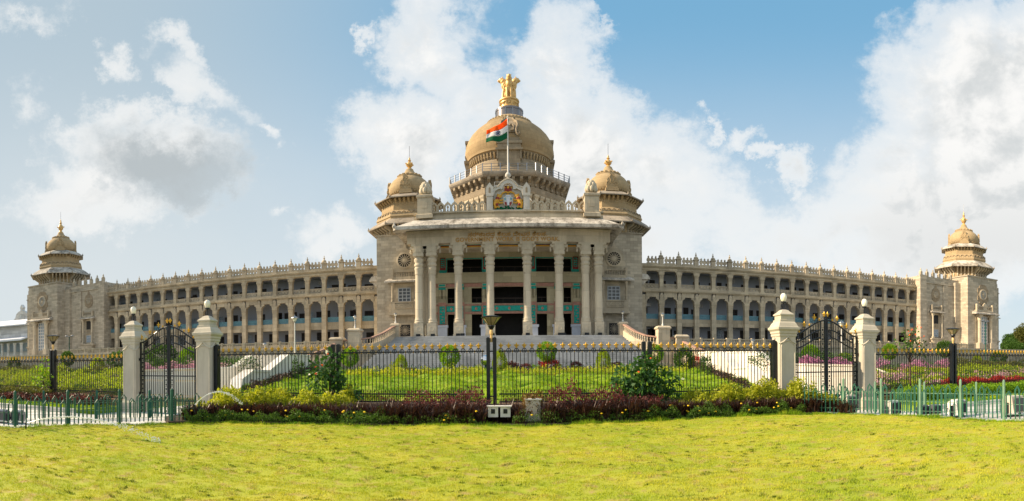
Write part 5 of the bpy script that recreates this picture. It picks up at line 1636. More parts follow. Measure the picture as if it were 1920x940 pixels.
# ---------- gates
GW = 1.41
def top_curve(u):      # u 0 at the hinge .. 1 at the middle ; rise of the ogee
    return 2.86 + .58 * (0.5 - 0.5 * math.cos(PI * min(1, max(0, u)) ** .92))
def gate_leaf():
    """frame drawn with x from 0 (hinge) to GW (meeting stile)"""
    b = MB()
    b.box(0, .06, -.03, .03, .05, top_curve(0) + .02); b.box(.17, .20, -.02, .02, .05, top_curve(.13))
    b.box(GW - .07, GW - .005, -.035, .035, .0, top_curve(1) + .05); b.box(GW - .24, GW - .21, -.02, .02, .05, top_curve(.85))
    for dz, r_, u0, u1 in ((0, .032, 0, 1), (-.33, .026, .14, .84), (-.62, .026, .14, .84)):
        b.tube([(u * GW, 0, top_curve(u) + dz * (1 - .25 * (1 - u))) for u in [u0 + (u1 - u0) * i / 14 for i in range(15)]], r_, 6)
    for z in (.08, .62, 1.55): b.box(0, GW, -.018, .018, z - .02, z + .02)
    return b.mesh('gate_frame', 'iron', True)
GF = gate_leaf()
def gate_ladder():
    b = MB()
    for x in (.115, GW - .14):
        z = .2
        while z < (2.55 if x < .5 else 3.2):
            b.ball((x, 0, z), (.032, .02, .05), 5, 4); b.tube([(x - .045, 0, z + .09), (x + .045, 0, z + .09)], .009, 4); z += .17
    return b.mesh('scroll_strip', 'iron')
GL = gate_ladder()
def gate_gold():
    b = MB()
    for i in range(9):
        x = .24 + i * .105
        for z in (.78, 1.35, 1.75):
            b.ball((x, 0, z), (.016, .016, .035), 5, 4); b.ball((x, 0, z + .04), (.034, .016, .014), 5, 3)
    return b.mesh('gold_buds', 'goldfin')
GG = gate_gold()
for s, nm in ((-1, 'left'), (1, 'right')):
    t = thing('iron_gate', 'arched black wrought-iron double gate with gold tips, %s gateway' % nm, 'gate', (XC + s * 11.6, FY, -.3), 0, 'arched iron gates')
    for q in (-1, 1):
        lf = obj('gate_leaf', GF, t, (-q * GW, 0, 0), 0, (q, 1, 1))
        o = obj('scroll_strip', GL, lf); o['kind'] = 'stuff'
        o = obj('gold_buds', GG, lf); o['kind'] = 'stuff'
        for i in range(9):
            x = .24 + i * .105; u = x / GW; h = top_curve(u) - .05
            bb = MB(); bb.box(-.011, .011, -.011, .011, .05, h); obj('gate_bar', bb.mesh('gate_bar', 'iron'), lf, (x, 0, 0))
        for i in range(7):
            u = .05 + i * .15; obj('finial', FT if i % 2 == 0 else FS, lf, (u * GW, 0, top_curve(u) + (.14 if i % 2 == 0 else .02)), 0, (1.1, 1.1, 1.1))
        sc = MB()
        for i in range(0, 7, 2):
            u = .05 + i * .15; zz = top_curve(u)
            sc.tube([(u * GW, 0, zz), (u * GW, 0, zz + .15)], .012, 4)
            for w in (-1, 1): sc.tube([(u * GW + w * .09, 0, zz + .0), (u * GW + w * .10, 0, zz + .08), (u * GW + w * .05, 0, zz + .14), (u * GW + w * .01, 0, zz + .12)], .011, 4)
        o = build('crest_scrolls', sc, 'iron', lf); o['kind'] = 'stuff'
    for q in (-1, 1):
        for z in (.85, 2.2):
            b = MB(); b.box(-.09, .09, -.05, .05, -.05, .05); build('hinge', b, 'iron', t, (q * (GW + .05), 0, z))

# ---------- low green railings round the lawn
def picket(w, h):
    b = MB()
    for s in (-1, 1): b.box(s * w / 2 - .016, s * w / 2 + .016, -.012, .012, .04, h)
    b.exz([(-w / 2 - .02, h - .02), (-w / 2 + .012, h - .03), (0, h + w * .62), (w / 2 - .012, h - .03), (w / 2 + .02, h - .02), (0, h + w * .85)], -.016, .016)
    return b.mesh('picket', 'green')
PK1, PK2 = picket(.125, .80), picket(.125, .66)
pb_ = MB(); pb_.box(-.035, .035, -.035, .035, 0, 1.02); pb_.sq([(.035, 1.02), (.0, 1.07)]); POST = pb_.mesh('post', 'green')
pb_ = MB(); pb_.box(-.03, .03, -.03, .03, 0, 1.02); pb_.sq([(.03, 1.02), (.0, 1.07)]); POST_SUNLIT = pb_.mesh('post', 'palegreen')  # sunlight on the posts is put into this paler green
def railing(path, label, posts_every=1.5, pale=False, sc=1.0, z=0.0):
    t = thing('green_railing', label, 'railing', (path[0][0], path[0][1], z), 0, 'green picket railings')
    o0 = Vector((path[0][0], path[0][1], 0))
    acc = 0.0; k = 0
    for a, e in zip(path, path[1:]):
        a = Vector((*a, 0)) - o0; e = Vector((*e, 0)) - o0; d = e - a; L = d.length; ang = math.atan2(d.y, d.x)
        n = max(1, int(L / .235))
        for i in range(n):
            p = a + d * ((i + .5) / n); k += 1
            obj('picket', PK1 if k % 2 else PK2, t, p, ang, (1, 1, sc))
            acc += L / n
            if acc >= posts_every:
                acc = 0; q = a + d * ((i + 1) / n); obj('post', POST_SUNLIT if pale else POST, t, q, ang, (1, 1, sc))
        for z_, r_ in ((.16, .010), (.42, .010), (.66, .012)):
            b = MB(); b.bar(a + Vector((0, 0, z_ * sc)), e + Vector((0, 0, z_ * sc)), .013, .010); build('rail', b, 'palegreen', t)
    return t
railing([(-14.6, 4.2), (-12.0, 8.7), (-10.6, 11.3), (-9.35, 12.95), (-8.7, 13.55)], 'low green picket railing along the left rim of the lawn', 1.4, False, .92)
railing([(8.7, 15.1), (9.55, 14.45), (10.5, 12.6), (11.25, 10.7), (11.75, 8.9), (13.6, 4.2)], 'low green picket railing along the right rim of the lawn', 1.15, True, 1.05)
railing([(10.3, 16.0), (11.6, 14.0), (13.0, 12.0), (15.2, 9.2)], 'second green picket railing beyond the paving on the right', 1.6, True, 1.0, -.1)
railing([(-15.8, 9.2), (-13.4, 12.2), (-11.6, 14.0), (-10.6, 15.4)], 'second green picket railing beyond the paving on the left', 1.6, False, .9, -.1)
railing([(-12.5, 37.2), (-6, 37.4), (0, 37.5), (6, 37.4), (11, 37.2)], 'green picket railing on the crest of the mound, before the steps', 3.9, False, 1.05, .75)

# ---------- lantern lamps
def lantern(x, y, z0, h, label, pole='white', s=1.0):
    t = thing('lantern_post', label, 'lamp', (x, y, z0))
    b = MB(); b.lathe([(.16 * s, 0), (.16 * s, .25 * s), (.09 * s, .35 * s), (.07 * s, h * .5), (.06 * s, h)], 10); build('pole', b, pole, t, smooth=True)
    b = MB(); b.lathe([(.10 * s, h), (.14 * s, h + .06 * s), (.26 * s, h + .34 * s)], 8, cap=False); build('lantern_glass', b, 'frost', t)
    b = MB(); b.lathe([(.34 * s, h + .33 * s), (.32 * s, h + .40 * s), (.14 * s, h + .50 * s), (.05 * s, h + .56 * s), (.06 * s, h + .62 * s), (0, h + .68 * s)], 8); b.lathe([(.08 * s, h - .06 * s), (.13 * s, h), (.10 * s, h + .04 * s)], 8); build('lantern_roof', b, 'steel', t)
    return t
def at(x, y, Y):
    th = (x - 966) / F; h = 684 - 7.3 * math.sin(th)
    r = Y / math.cos(th)
    return (Y * math.tan(th), Y, EYE + (h - y) / F * r)
def lamp_px(x, ytop, ybot, Y, label, pole='white', s=1.0):
    a = at(x, ytop, Y); c = at(x, ybot, Y)
    lantern(c[0], Y, c[2], max(.3, a[2] - c[2] - .68 * s), label, pole, s)
lamp_px(553, 590, 690, 40, 'tall white lantern post beside the left ramp wall', 'white', .85)
lamp_px(1578, 600, 690, 40, 'tall white lantern post seen through the right gate', 'white', .85)
for s, nm in ((-1, 'left'), (1, 'right')):
    lantern(XC + s * 15.3, 88 - 15.1, 7.3, 1.0, 'small white lantern on the top %s pedestal of the steps' % nm, 'white', .8)
    lantern(XC + s * 19.1, 88 - 21.6, 6.3, 1.2, 'small white lantern on the lower %s pedestal of the steps' % nm, 'white', .8)
    lantern(XC + s * 27.4, 88 - 30.4, 2.5, 1.4, 'small white lantern by the %s side stair' % nm, 'white', .8)
for x, y0, nm in ((130, 632, 'left'), (1848, 604, 'right')):
    a = at(x, y0, 55)
    t = thing('floodlight_pole', 'thin green pole with two lamp heads before the %s end tower' % nm, 'lamp', (a[0], 55, -.3))
    b = MB(); b.tube([(0, 0, 0), (0, 0, a[2] + .3)], .07, 6); build('pole', b, 'green', t)
    for s in (-1, 1):
        b = MB(); b.bar((0, 0, a[2] + .3), (s * .5, 0, a[2] + .42), .05); b.ball((s * .6, 0, a[2] + .42), (.28, .16, .12), 8, 5); build('lamp_head', b, 'steel', t)

# ---------- boxes by the middle fence
def junction(x, Y, z0, w, h, d, label, hole):
    t = thing('junction_box', label, 'box', (x, Y, z0))
    b = MB(); b.box(-w / 2, w / 2, -d / 2, d / 2, 0, h); build('casing', b, 'white' if hole else 'pillar', t)
    b = MB(); b.box(-w / 2 - .03, w / 2 + .03, -d / 2 - .03, d / 2 + .03, h, h + .03); build('lid', b, 'white', t)
    if hole:
        b = MB(); b.box(-w * .2, w * .2, -d / 2 - .012, -d / 2, h * .35, h * .8); build('socket', b, 'iron', t)
    else:
        b = MB(); b.box(-w * .42, w * .42, -d / 2 - .012, -d / 2, h * .06, h * .94); build('door', b, 'pillar', t)
        b = MB(); b.box(w * .28, w * .34, -d / 2 - .03, -d / 2 - .012, h * .45, h * .58); build('handle', b, 'iron', t)
    return t
junction(-.60, 14.75, .20, .27, .27, .22, 'small white box with dark socket below the middle lamp, the one on the left', True)
junction(-.27, 14.75, .20, .27, .27, .22, 'small white box with dark socket below the middle lamp, the one on the right', True)
junction(.47, 15.1, .05, .42, .58, .3, 'pale cabinet box standing right of the middle lamp post', False)
t = thing('mirror_globe', 'silver mirrored globe on a stand behind the middle lamp post', 'globe', (-1.95, 36.2, 1.05))
b = MB(); b.ball((0, 0, .85), .36, 20, 14); build('globe', b, plain('mirror_steel', (.75, .76, .78), .08, 1.0, .02), t, smooth='all')
b = MB(); b.tube([(0, 0, 0), (0, 0, .55)], .06, 8); b.box(-.5, .5, -.06, .06, .28, .36); build('stand', b, 'green', t)

# ---------- ground floodlights on the paving
def ground_flood(x, y, rz, label, body, sc=1.0, z=-.1):
    t = thing('floodlight', label, 'floodlight', (x, y, z), rz, 'floodlights on the paving'); t.scale = (sc, sc, sc)
    b = MB(); b.eyz([(-.22, .12), (.20, .10), (.26, .2), (.24, .5), (.10, .62), (-.14, .60)], -.26, .26); build('housing', b, body, t)
    b = MB(); b.box(-.22, .22, -.245, -.215, .16, .55); build('lens', b, 'glass', t)
    b = MB(); b.box(-.32, -.28, -.04, .04, 0, .42); b.box(.28, .32, -.04, .04, 0, .42); b.box(-.32, .32, -.10, .10, 0, .04); build('bracket', b, 'iron', t)
    b = MB()
    for i in range(5): b.box(-.27, .27, .22, .29, .18 + i * .06, .20 + i * .06)
    build('cooling_fin', b, 'iron', t)
FLP = [(5, 772, 12.3, 'steel', 1.35, 'grey floodlight behind the left railing, the one nearest the left rim of the picture'), (33, 772, 12.2, 'steel', 1.3, 'grey floodlight behind the left railing, second from the left'),
       (1548, 762, 17.2, 'white', 1.2, 'white floodlight on the paving before the right gate, in shade of the pillar'), (1590, 757, 16.2, 'pillar', 1.5, 'cream floodlight box at the foot of the outer right gate pillar'), (1672, 765, 14.6, 'white', 1.3, 'rounded white floodlight behind the right railing, left of the pair'),
       (1730, 763, 14.9, 'steel', .9, 'small grey floodlight behind the right railing, left one of the close pair'), (1752, 763, 15.0, 'steel', .9, 'small grey floodlight behind the right railing, right one of the close pair'), (1795, 766, 14.6, 'white', 1.35, 'large white floodlight behind the right railing below the cone lamp'), (1900, 752, 14.8, 'pillar', 1.6, 'cream box floodlight at the right rim of the picture')]
for x, y, r, body, sc, lab in FLP:
    th = (x - 966) / F
    rr_ = r + (4.6 if x < 100 else 2.2)
    ground_flood(rr_ * math.sin(th), rr_ * math.cos(th), -th + (.9 if x > 900 else -.7), lab, body, sc * (.5 if x < 100 else .66), -.10)
# ================================================================== PLANTS
M['yellowhedge'] = leaf('yellow_hedge_leaf', (0.15, 0.22, 0.012), (0.54, 0.52, 0.04), 0.42, 5)
M['greenleaf'] = leaf('green_leaf', (0.03, 0.085, 0.015), (0.09, 0.17, 0.025), 0.30, 4)
M['broadleaf'] = leaf('broad_leaf', (0.022, 0.075, 0.022), (0.07, 0.16, 0.03), 0.25, 4, .4)
M['marigold'] = leaf('marigold_leaf', (0.04, 0.10, 0.018), (0.12, 0.22, 0.025), 0.32, 5)
M['darkstrap'] = leaf('dark_strap_leaf', (0.020, 0.011, 0.011), (0.080, 0.042, 0.030), 0.18, 6, .4, (.16, .06, .035))
M['redleaf'] = leaf('red_leaf', (0.06, 0.020, 0.018), (0.20, 0.05, 0.05), 0.28, 5, .5, (.28, .07, .06))
M['rustleaf'] = leaf('rust_leaf', (0.10, 0.055, 0.018), (0.20, 0.12, 0.03), 0.3, 5)
M['brightred'] = leaf('bright_red_leaf', (0.22, 0.012, 0.010), (0.50, 0.035, 0.02), 0.30, 5, .5, (.7, .06, .05))
M['limeleaf'] = leaf('lime_leaf', (0.16, 0.26, 0.012), (0.40, 0.46, 0.02), 0.40, 4)
M['topiary'] = leaf('topiary_leaf', (0.07, 0.18, 0.010), (0.26, 0.42, 0.018), 0.38, 5)
M['bougain'] = leaf('pink_bract', (0.34, 0.12, 0.22), (0.60, 0.30, 0.44), 0.35, 6, .6, (.8, .25, .6))
M['palepink'] = leaf('pale_pink_bract', (0.40, 0.20, 0.27), (0.62, 0.42, 0.45), 0.35, 6, .6, (.8, .4, .6))
M['olive'] = leaf('olive_leaf', (0.06, 0.075, 0.02), (0.15, 0.15, 0.03), 0.3, 3)
M['yellowflower'] = plain('yellow_petals', (0.85, 0.55, 0.01), 0.6, var=.1, scale=8)
M['orangeflower'] = plain('orange_petals', (0.85, 0.12, 0.01), 0.6, var=.1, scale=8)
M['waterdrop'] = plain('water_spray', (0.85, 0.88, 0.9), 0.1, var=.02, spec=.8)

class Leaves:
    """thousands of small folded leaves collected with numpy, linked as one mesh"""
    def __init__(s, seed=1): s.v = []; s.rs = np.random.RandomState(seed)
    def add(s, pts, size, aspect=.5, up=.35, nrm=None):
        n = len(pts); rs = s.rs
        d = rs.normal(0, 1, (n, 3))
        if nrm is not None: d = d * .75 + nrm * 1.0
        d[:, 2] += up
        d /= np.linalg.norm(d, axis=1)[:, None] + 1e-9
        q = rs.normal(0, 1, (n, 3)); w = np.cross(d, q); w /= np.linalg.norm(w, axis=1)[:, None] + 1e-9
        nn = np.cross(w, d)
        L = (size * rs.uniform(.65, 1.3, n))[:, None]
        a = pts; tip = pts + d * L; mid = pts + d * L * .5 + nn * L * .10
        s.v.append(np.stack([a, mid + w * L * aspect * .5, tip, mid - w * L * aspect * .5], 1))
        return s
    def straps(s, pts, length, width, spread=.6):
        n = len(pts); rs = s.rs
        a = rs.uniform(0, 2 * PI, n); L = length * rs.uniform(.6, 1.2, n); sp = rs.uniform(.15, spread, n)
        d = np.stack([np.cos(a), np.sin(a), np.zeros(n)], 1); w = np.stack([-np.sin(a), np.cos(a), np.zeros(n)], 1) * width * .5
        up = np.array([0, 0, 1.0])
        p1 = pts + d * (L * sp * .35)[:, None] + up * (L * .62)[:, None]
        p2 = pts + d * (L * sp)[:, None] + up * (L * (1 - .25 * sp))[:, None]
        s.v.append(np.stack([pts - w * .6, pts + w * .6, p1 + w, p1 - w], 1))
        s.v.append(np.stack([p1 - w, p1 + w, p2 + w * .05, p2 - w * .05], 1))
        return s
    def mesh(s, name, mat):
        v = np.concatenate(s.v).astype(np.float32); n = len(v)
        me = bpy.data.meshes.new(name)
        me.vertices.add(n * 4); me.vertices.foreach_set('co', v.ravel())
        me.loops.add(n * 4); me.loops.foreach_set('vertex_index', np.arange(n * 4, dtype=np.int32))
        me.polygons.add(n); me.polygons.foreach_set('loop_start', np.arange(0, n * 4, 4, dtype=np.int32))
        try: me.polygons.foreach_set('loop_total', np.full(n, 4, dtype=np.int32))
        except Exception: pass
        me.update(calc_edges=True); me.materials.append(M[mat])
        return me

RS = np.random.RandomState(21)
def band(x0, x1, d0, d1, n):
    """points along the lawn edge between offsets d0..d1 behind it"""
    x = RS.uniform(x0, x1, n); d = RS.uniform(d0, d1, n)
    return x, np.interp(x, ex, ey) + d
def nfield(x, y, f, s): return np.array([mnoise.noise((a * f, c * f, s)) for a, c in zip(x, y)])
def hedge(name, label, x0, x1, d0, d1, h, n, size, mat, seed, prof=None, lump=.35):
    x, y = band(x0, x1, d0, d1, n)
    hh = h * (1 + lump * nfield(x, y, 2.2, seed) + lump * .6 * nfield(x, y, 6, seed + 3))
    if prof is not None: hh = hh * np.interp(x, *prof)
    z = hh * (1 - RS.rand(n) ** 2 * .8)
    L = Leaves(seed).add(np.column_stack([x, y, z]), np.full(n, size))
    o = obj(name, L.mesh(name, mat)); tag(o, label, 'hedge', kind='stuff'); return o
hedge('yellow_hedge', 'yellow-green leafy hedge before the fence near the left gate', -9.3, -4.6, 1.0, 2.2, .52, 15000, .10, 'yellowhedge', 2, ([-9.3, -9.0, -7.6, -6.6, -4.9, -4.6], [.4, .9, 1.45, 1.0, 1.1, .5]), .9)
hedge('yellow_hedge', 'yellow-green leafy hedge before the fence near the right gate', 4.9, 9.9, .75, 1.7, .56, 15000, .10, 'yellowhedge', 3, ([4.9, 5.4, 7.2, 8.6, 9.4, 9.9], [.5, .9, 1.1, 1.4, 1.1, .3]), .9)
# dark strap-leaved band right along the bed
def straps(name, label, x0, x1, d0, d1, n, ln, seed, mat='darkstrap'):
    k = n // 14; cx, cy = band(x0, x1, d0, d1, k)
    keep_ = ~((cx > -.80) & (cx < -.08) & (cy < 14.9)) & ~((cx > .22) & (cx < .72) & (cy < 15.3)); cx, cy = cx[keep_], cy[keep_]; k = len(cx)
    x = np.repeat(cx, 14) + RS.normal(0, .035, k * 14); y = np.repeat(cy, 14) + RS.normal(0, .035, k * 14)
    l = np.repeat(ln * RS.uniform(.65, 1.2, k), 14)
    L = Leaves(seed); L.straps(np.column_stack([x, y, np.full(len(x), .02)]), l, .034, .8)
    o = obj(name, L.mesh(name, mat)); tag(o, label, 'plants', kind='stuff'); return o
straps('strap_leaf_plants', 'dark purple strap-leaved plants under the left yellow hedge', -9.2, -3.6, .42, 1.1, 5200, .50, 5)
straps('strap_leaf_plants', 'dark purple strap-leaved plants in the middle of the bed', -3.6, 4.0, .25, 1.25, 8800, .55, 6)
straps('strap_leaf_plants', 'dark purple strap-leaved plants under the right yellow hedge', 4.0, 9.8, .3, .85, 5200, .46, 7)
hedge('red_shrubs', 'crimson-leaved shrubs in the middle of the bed, left of the boxes', -3.2, -.7, .7, 1.6, .68, 1700, .085, 'redleaf', 11, ([-3.2, -2.9, -2.0, -1.2, -.7], [.7, 1.1, .8, 1.25, .8]), .6)
hedge('red_shrubs', 'crimson-leaved shrubs in the bed between cabinet and bushy shrub', .9, 4.3, .5, 1.4, .80, 2500, .085, 'redleaf', 12, ([.9, 1.3, 2.0, 3.0, 4.3], [1.05, 1.1, 1.0, .8, .7]), .6)
hedge('rust_shrub', 'rusty olive shrub growing round the pale cabinet', .2, .75, .6, 1.3, .72, 700, .085, 'rustleaf', 13, None, .5)
# low marigold edging with yellow flowers
def edging(label, x0, x1, n, seed, fl):
    x, y = band(x0, x1, .02, .45, n)
    kk = ~((x > -.8) & (x < -.08)); x, y = x[kk], y[kk]; n = len(x)
    hh = .24 * (1 + 1.6 * nfield(x, y, 2.6, seed)); hh = np.clip(hh, .02, .5)
    L = Leaves(seed).add(np.column_stack([x, y, hh * RS.rand(n) ** .5]), np.full(n, .055), .35)
    o = obj('marigold_edging', L.mesh('marigold_edging', 'marigold')); tag(o, label, 'plants', kind='stuff')
    f = MB(); x, y = band(x0, x1, .0, .4, fl)
    for a, c in zip(x, y): f.ball((a, c, RS.uniform(.14, .40)), (.034, .034, .022), 6, 4)
    q = build('marigold_flowers', f, 'yellowflower', o); q['kind'] = 'stuff'
edging('low dark green marigold edging below the left hedge', -9.0, -3.4, 8000, 31, 22)
edging('sparse low green edging plants along the middle of the bed', -3.4, 3.6, 3600, 32, 12)
edging('low dark green marigold edging below the right hedge', 3.6, 8.6, 9000, 33, 26)

# ---------- clipped shrubs on the mound
def shell(n, c, r, rough=.10, seed=1, squash=None, cone=0.0):
    rs = np.random.RandomState(seed); d = rs.normal(0, 1, (n, 3)); d /= np.linalg.norm(d, axis=1)[:, None]
    k = 1 - rs.rand(n) ** 2 * .55 + rough * np.array([mnoise.noise(tuple(q * 2.3 + seed)) for q in d])
    p = d * np.array(r) * k[:, None]
    if cone:
        t = (p[:, 2] / r[2] + 1) / 2; f = 1 - cone * t; p[:, 0] *= f; p[:, 1] *= f
    return p + np.array(c), d
def shrub_at(name, label, x, y, r, Y, mat, kind, seed, group=None):
    """x,y = centre in the photograph, r = radius in photo pixels"""
    p = at(x, y, Y); s = Y / math.cos((x - 966) / F) / F * r * 1.12
    zg = mound_z(p[0] - XC, Y) if abs(p[0] - XC) < 14 else side_z(p[0] - XC, Y)
    t = thing(name, label, 'shrub', (p[0], Y, zg), 0, group)
    h = p[2] - zg
    L = Leaves(seed)
    if kind == 'ball':
        P, D = shell(2600, (0, 0, h), (s, s, s * 1.05), .12, seed); L.add(P, np.full(len(P), s * .19), .5, .2, D)
        tb = MB(); tb.tube([(0, 0, -.2), (.02, 0, h * .5), (0, 0, h)], [.05, .04, .03], 6); build('trunk', tb, 'bark', t)
    elif kind == 'cone':
        P, D = shell(2600, (0, 0, max(h, s * .9)), (s * .92, s * .92, s * 1.25), .08, seed, cone=.35); L.add(P, np.full(len(P), s * .15), .5, .5, D)
        tb = MB(); tb.tube([(0, 0, -.2), (0, 0, h)], .04, 6); build('trunk', tb, 'bark', t)
    else:
        P, D = shell(1300, (0, 0, max(h, s * .6)), (s * 1.25, s * 1.0, s * .85), .35, seed); L.add(P, np.full(len(P), s * .24), .5, .3, D)
        tb = MB(); tb.tube([(0, 0, -.2), (.03, 0, h)], .04, 6); build('stem', tb, 'bark', t)
    o = obj('foliage', L.mesh('foliage', mat), t)
    return t
G1 = 'clipped shrubs on the crest of the mound'
shrub_at('ball_topiary', 'clipped green ball topiary beside the left twin post', 656, 670, 14, 36, 'topiary', 'ball', 41, G1)
shrub_at('cone_topiary', 'yellow clipped cone shrub, leftmost of the three on the mound', 752, 684, 13, 36, 'limeleaf', 'cone', 42, G1)
shrub_at('ball_topiary', 'clipped green ball topiary between the two left yellow cones', 843, 668, 16, 36, 'topiary', 'ball', 43, G1)
shrub_at('cone_topiary', 'yellow clipped cone shrub just right of the middle lamp post', 937, 684, 15, 35.6, 'limeleaf', 'cone', 44, G1)
shrub_at('ball_topiary', 'clipped green ball topiary above a red bush, right of the middle lamp', 1025, 660, 15, 36, 'topiary', 'ball', 45, G1)
shrub_at('cone_topiary', 'yellow clipped cone shrub, rightmost of the three on the mound', 1131, 677, 15, 36, 'limeleaf', 'cone', 46, G1)
shrub_at('ball_topiary', 'clipped green ball topiary behind the right twin post', 1228, 664, 14, 36, 'topiary', 'ball', 47, G1)
shrub_at('ball_topiary', 'dark green lopsided topiary at the right end of the mound', 1283, 673, 16, 35, 'greenleaf', 'ball', 48, G1)
for i, (x, y, r, lab) in enumerate(((958, 691, 11, 'low red bush right of the yellow cone by the middle lamp'), (985, 692, 8, 'small dark red bush beside the low red bush'), (1030, 687, 14, 'bright red bush under the right ball topiary'), (1080, 693, 7, 'tiny red bush left of the rightmost yellow cone'), (1157, 692, 8, 'tiny red bush right of the rightmost yellow cone'), (1307, 680, 11, 'orange-red bush against the right ramp wall'))):
    shrub_at('red_bush', lab, x, y, r, 36.2, 'brightred' if i in (2, 5) else 'redleaf', 'bush', 60 + i, 'red bushes on the mound')
# rows of low plants on the mound
def patch(name, label, pts_px, Y0, Y1, n, h, size, mat, seed):
    (x0, x1) = pts_px; x = RS.uniform(x0, x1, n); Y = RS.uniform(Y0, Y1, n)
    X = Y * np.tan((x - 966) / F); z = np.array([mound_z(a - XC, c) for a, c in zip(X, Y)])
    c = nfield(X, Y, .9, seed); ok = c > -.12
    X, Y, z, c = X[ok], Y[ok], z[ok], c[ok]
    L = Leaves(seed).add(np.column_stack([X, Y, z + RS.rand(len(X)) * h * (.4 + 1.4 * np.clip(c, 0, 1))]), np.full(len(X), size), .5, .6)
    o = obj(name, L.mesh(name, mat)); tag(o, label, 'plants', kind='stuff')
patch('yellow_plants', 'rows of low yellow-green plants along the upper mound, left half', (650, 905), 29.0, 32.5, 5200, .50, .14, 'yellowhedge', 71)
patch('yellow_plants', 'low yellow plants along the upper mound, right half', (945, 1290), 31.0, 34.5, 4200, .36, .13, 'yellowhedge', 72)
patch('crest_plants', 'mixed green and yellow plants fringing the crest of the mound', (600, 1330), 35.4, 36.6, 6000, .36, .11, 'topiary', 73)
patch('crest_red_plants', 'thin line of dark red plants along the crest', (640, 1240), 34.9, 35.3, 2600, .20, .10, 'redleaf', 74)
patch('fence_foot_plants', 'dark red seedlings along the inner foot of the fence', (470, 1400), 17.6, 18.3, 5200, .20, .06, 'redleaf', 75)
patch('flower_patch', 'rusty flowers scattered on the mound', (860, 1250), 28.5, 31.5, 1200, .18, .10, 'rustleaf', 76)
for s, nm in ((-1, 'left'), (1, 'right')):
    n = 4200; t = RS.rand(n); x = 10.4 + 2.9 * t + RS.normal(0, .14, n) - .1; Y = 20.4 + 15.4 * t
    X = XC + s * (x - .32); z = np.array([mound_z(a - XC, c) for a, c in zip(X, Y)])
    L = Leaves(80 + s).add(np.column_stack([X, Y, z + RS.rand(n) * .22 * (1 + t)]), np.full(n, .09), .5, .5)
    o = obj('wall_foot_plants', L.mesh('wall_foot_plants', 'darkstrap')); tag(o, 'dark red plants along the foot of the %s ramp wall' % nm, 'plants', kind='stuff')
    for k, (tt, hh) in enumerate(((.50, 1.1), (.62, .9))):
        x = XC + s * (10.4 + 2.9 * tt - .75); y = 20.4 + 15.4 * tt; z = mound_z(x - XC, y)
        t_ = thing('columnar_shrub', 'thin upright shrub at the %s ramp wall, %s one' % (nm, ('nearer', 'farther')[k]), 'shrub', (x, y, z))
        P, D = shell(420, (0, 0, hh * .5), (.16, .16, hh * .55), .3, 90 + k); L = Leaves(5).add(P, np.full(len(P), .09), .5, .5, D); obj('foliage', L.mesh('foliage', 'greenleaf'), t_)
        b = MB(); b.tube([(0, 0, -.1), (0, 0, hh * .6)], .025, 5); build('stem', b, 'bark', t_)

# ---------- broad-leaved flowering shrubs and small trees
def leafy_tree(name, label, base, clumps, leafsize, nleaf, mat, seed, flowers=0, trunk=.05, cat='shrub', aspect=.6, flmat='orangeflower'):
    """clumps: list of (x,z,r) in metres about the base"""
    rs = np.random.RandomState(seed); rd = random.Random(seed)
    t = thing(name, label, cat, base)
    if base[1] < 16.55: clumps = [(a_, c_ * .92, r_) for a_, c_, r_ in clumps]
    tb = MB(); fork = (0, 0, min(c[1] for c in clumps) * .7 + .1)
    tb.tube([(0, 0, -.1), (.02, 0, fork[2] * .5), fork], [trunk, trunk * .85, trunk * .7], 7)
    for cx, cz, r in clumps:
        y = rd.uniform(-.15, .15)
        tb.tube([fork, (cx * .55, y * .5, fork[2] + (cz - fork[2]) * .6), (cx, y, cz)], [trunk * .6, trunk * .4, trunk * .18], 5)
    build('trunk', tb, 'bark', t, smooth='all')
    L = Leaves(seed)
    for cx, cz, r in clumps:
        n = int(nleaf * r * r); d = rs.normal(0, 1, (n, 3)); d /= np.linalg.norm(d, axis=1)[:, None]
        p = d * (r * rs.rand(n) ** .45)[:, None] * np.array([1, .8, .85]) + np.array([cx, rd.uniform(-.15, .15), cz])
        L.add(p, np.full(n, leafsize), aspect, -.25, d)
    obj('crown', L.mesh('crown', mat), t)
    for i in range(flowers):
        cx, cz, r = clumps[i % len(clumps)]
        f = MB()
        for q in range(4): f.ball((rd.uniform(-.02, .02), rd.uniform(-.02, .02), rd.uniform(-.02, .02)), (.024, .024, .018), 6, 4)
        build('flower', f, flmat, t, (cx + rd.uniform(-r, r) * .6, -.3 - rd.random() * .2, cz + r * rd.uniform(.2, .9)))
    return t
leafy_tree('flowering_shrub', 'broad-leaved green shrub with orange flowers before the left twin post', (XC - 5.0, 16.5, .05),
           [(-.25, 1.55, .42), (.05, 1.95, .30), (-.45, 1.15, .32), (.1, 1.35, .40), (.35, 1.2, .25), (-.1, .45, .38), (.5, .55, .36), (.75, .75, .28), (.55, .95, .2), (.15, 1.0, .2)], .17, 620, 'broadleaf', 101, 4, .045)
leafy_tree('flowering_shrub', 'bushy broad-leaved green shrub before the right twin post', (XC + 4.75, 16.4, .05),
           [(-.5, 1.25, .46), (0, 1.55, .42), (.35, 1.3, .45), (.75, 1.05, .36), (-.75, .85, .42), (-.3, .65, .5), (.35, .75, .5), (.15, .4, .42), (-.75, .45, .36), (.8, .55, .3), (-.1, 1.05, .5), (.0, 1.85, .22)], .17, 640, 'broadleaf', 102, 2, .05)
p = at(80, 690, 16.6)
leafy_tree('young_tree', 'young bright green tree leaning against the outer fence, far left', (p[0], 16.6, .0), [(0, 1.75, .28), (-.15, 1.3, .38), (.3, 1.1, .32), (-.4, .85, .3), (.1, .75, .28), (.35, 1.45, .2)], .15, 330, 'topiary', 103, 0, .03)
p = at(1706, 690, 19.0)
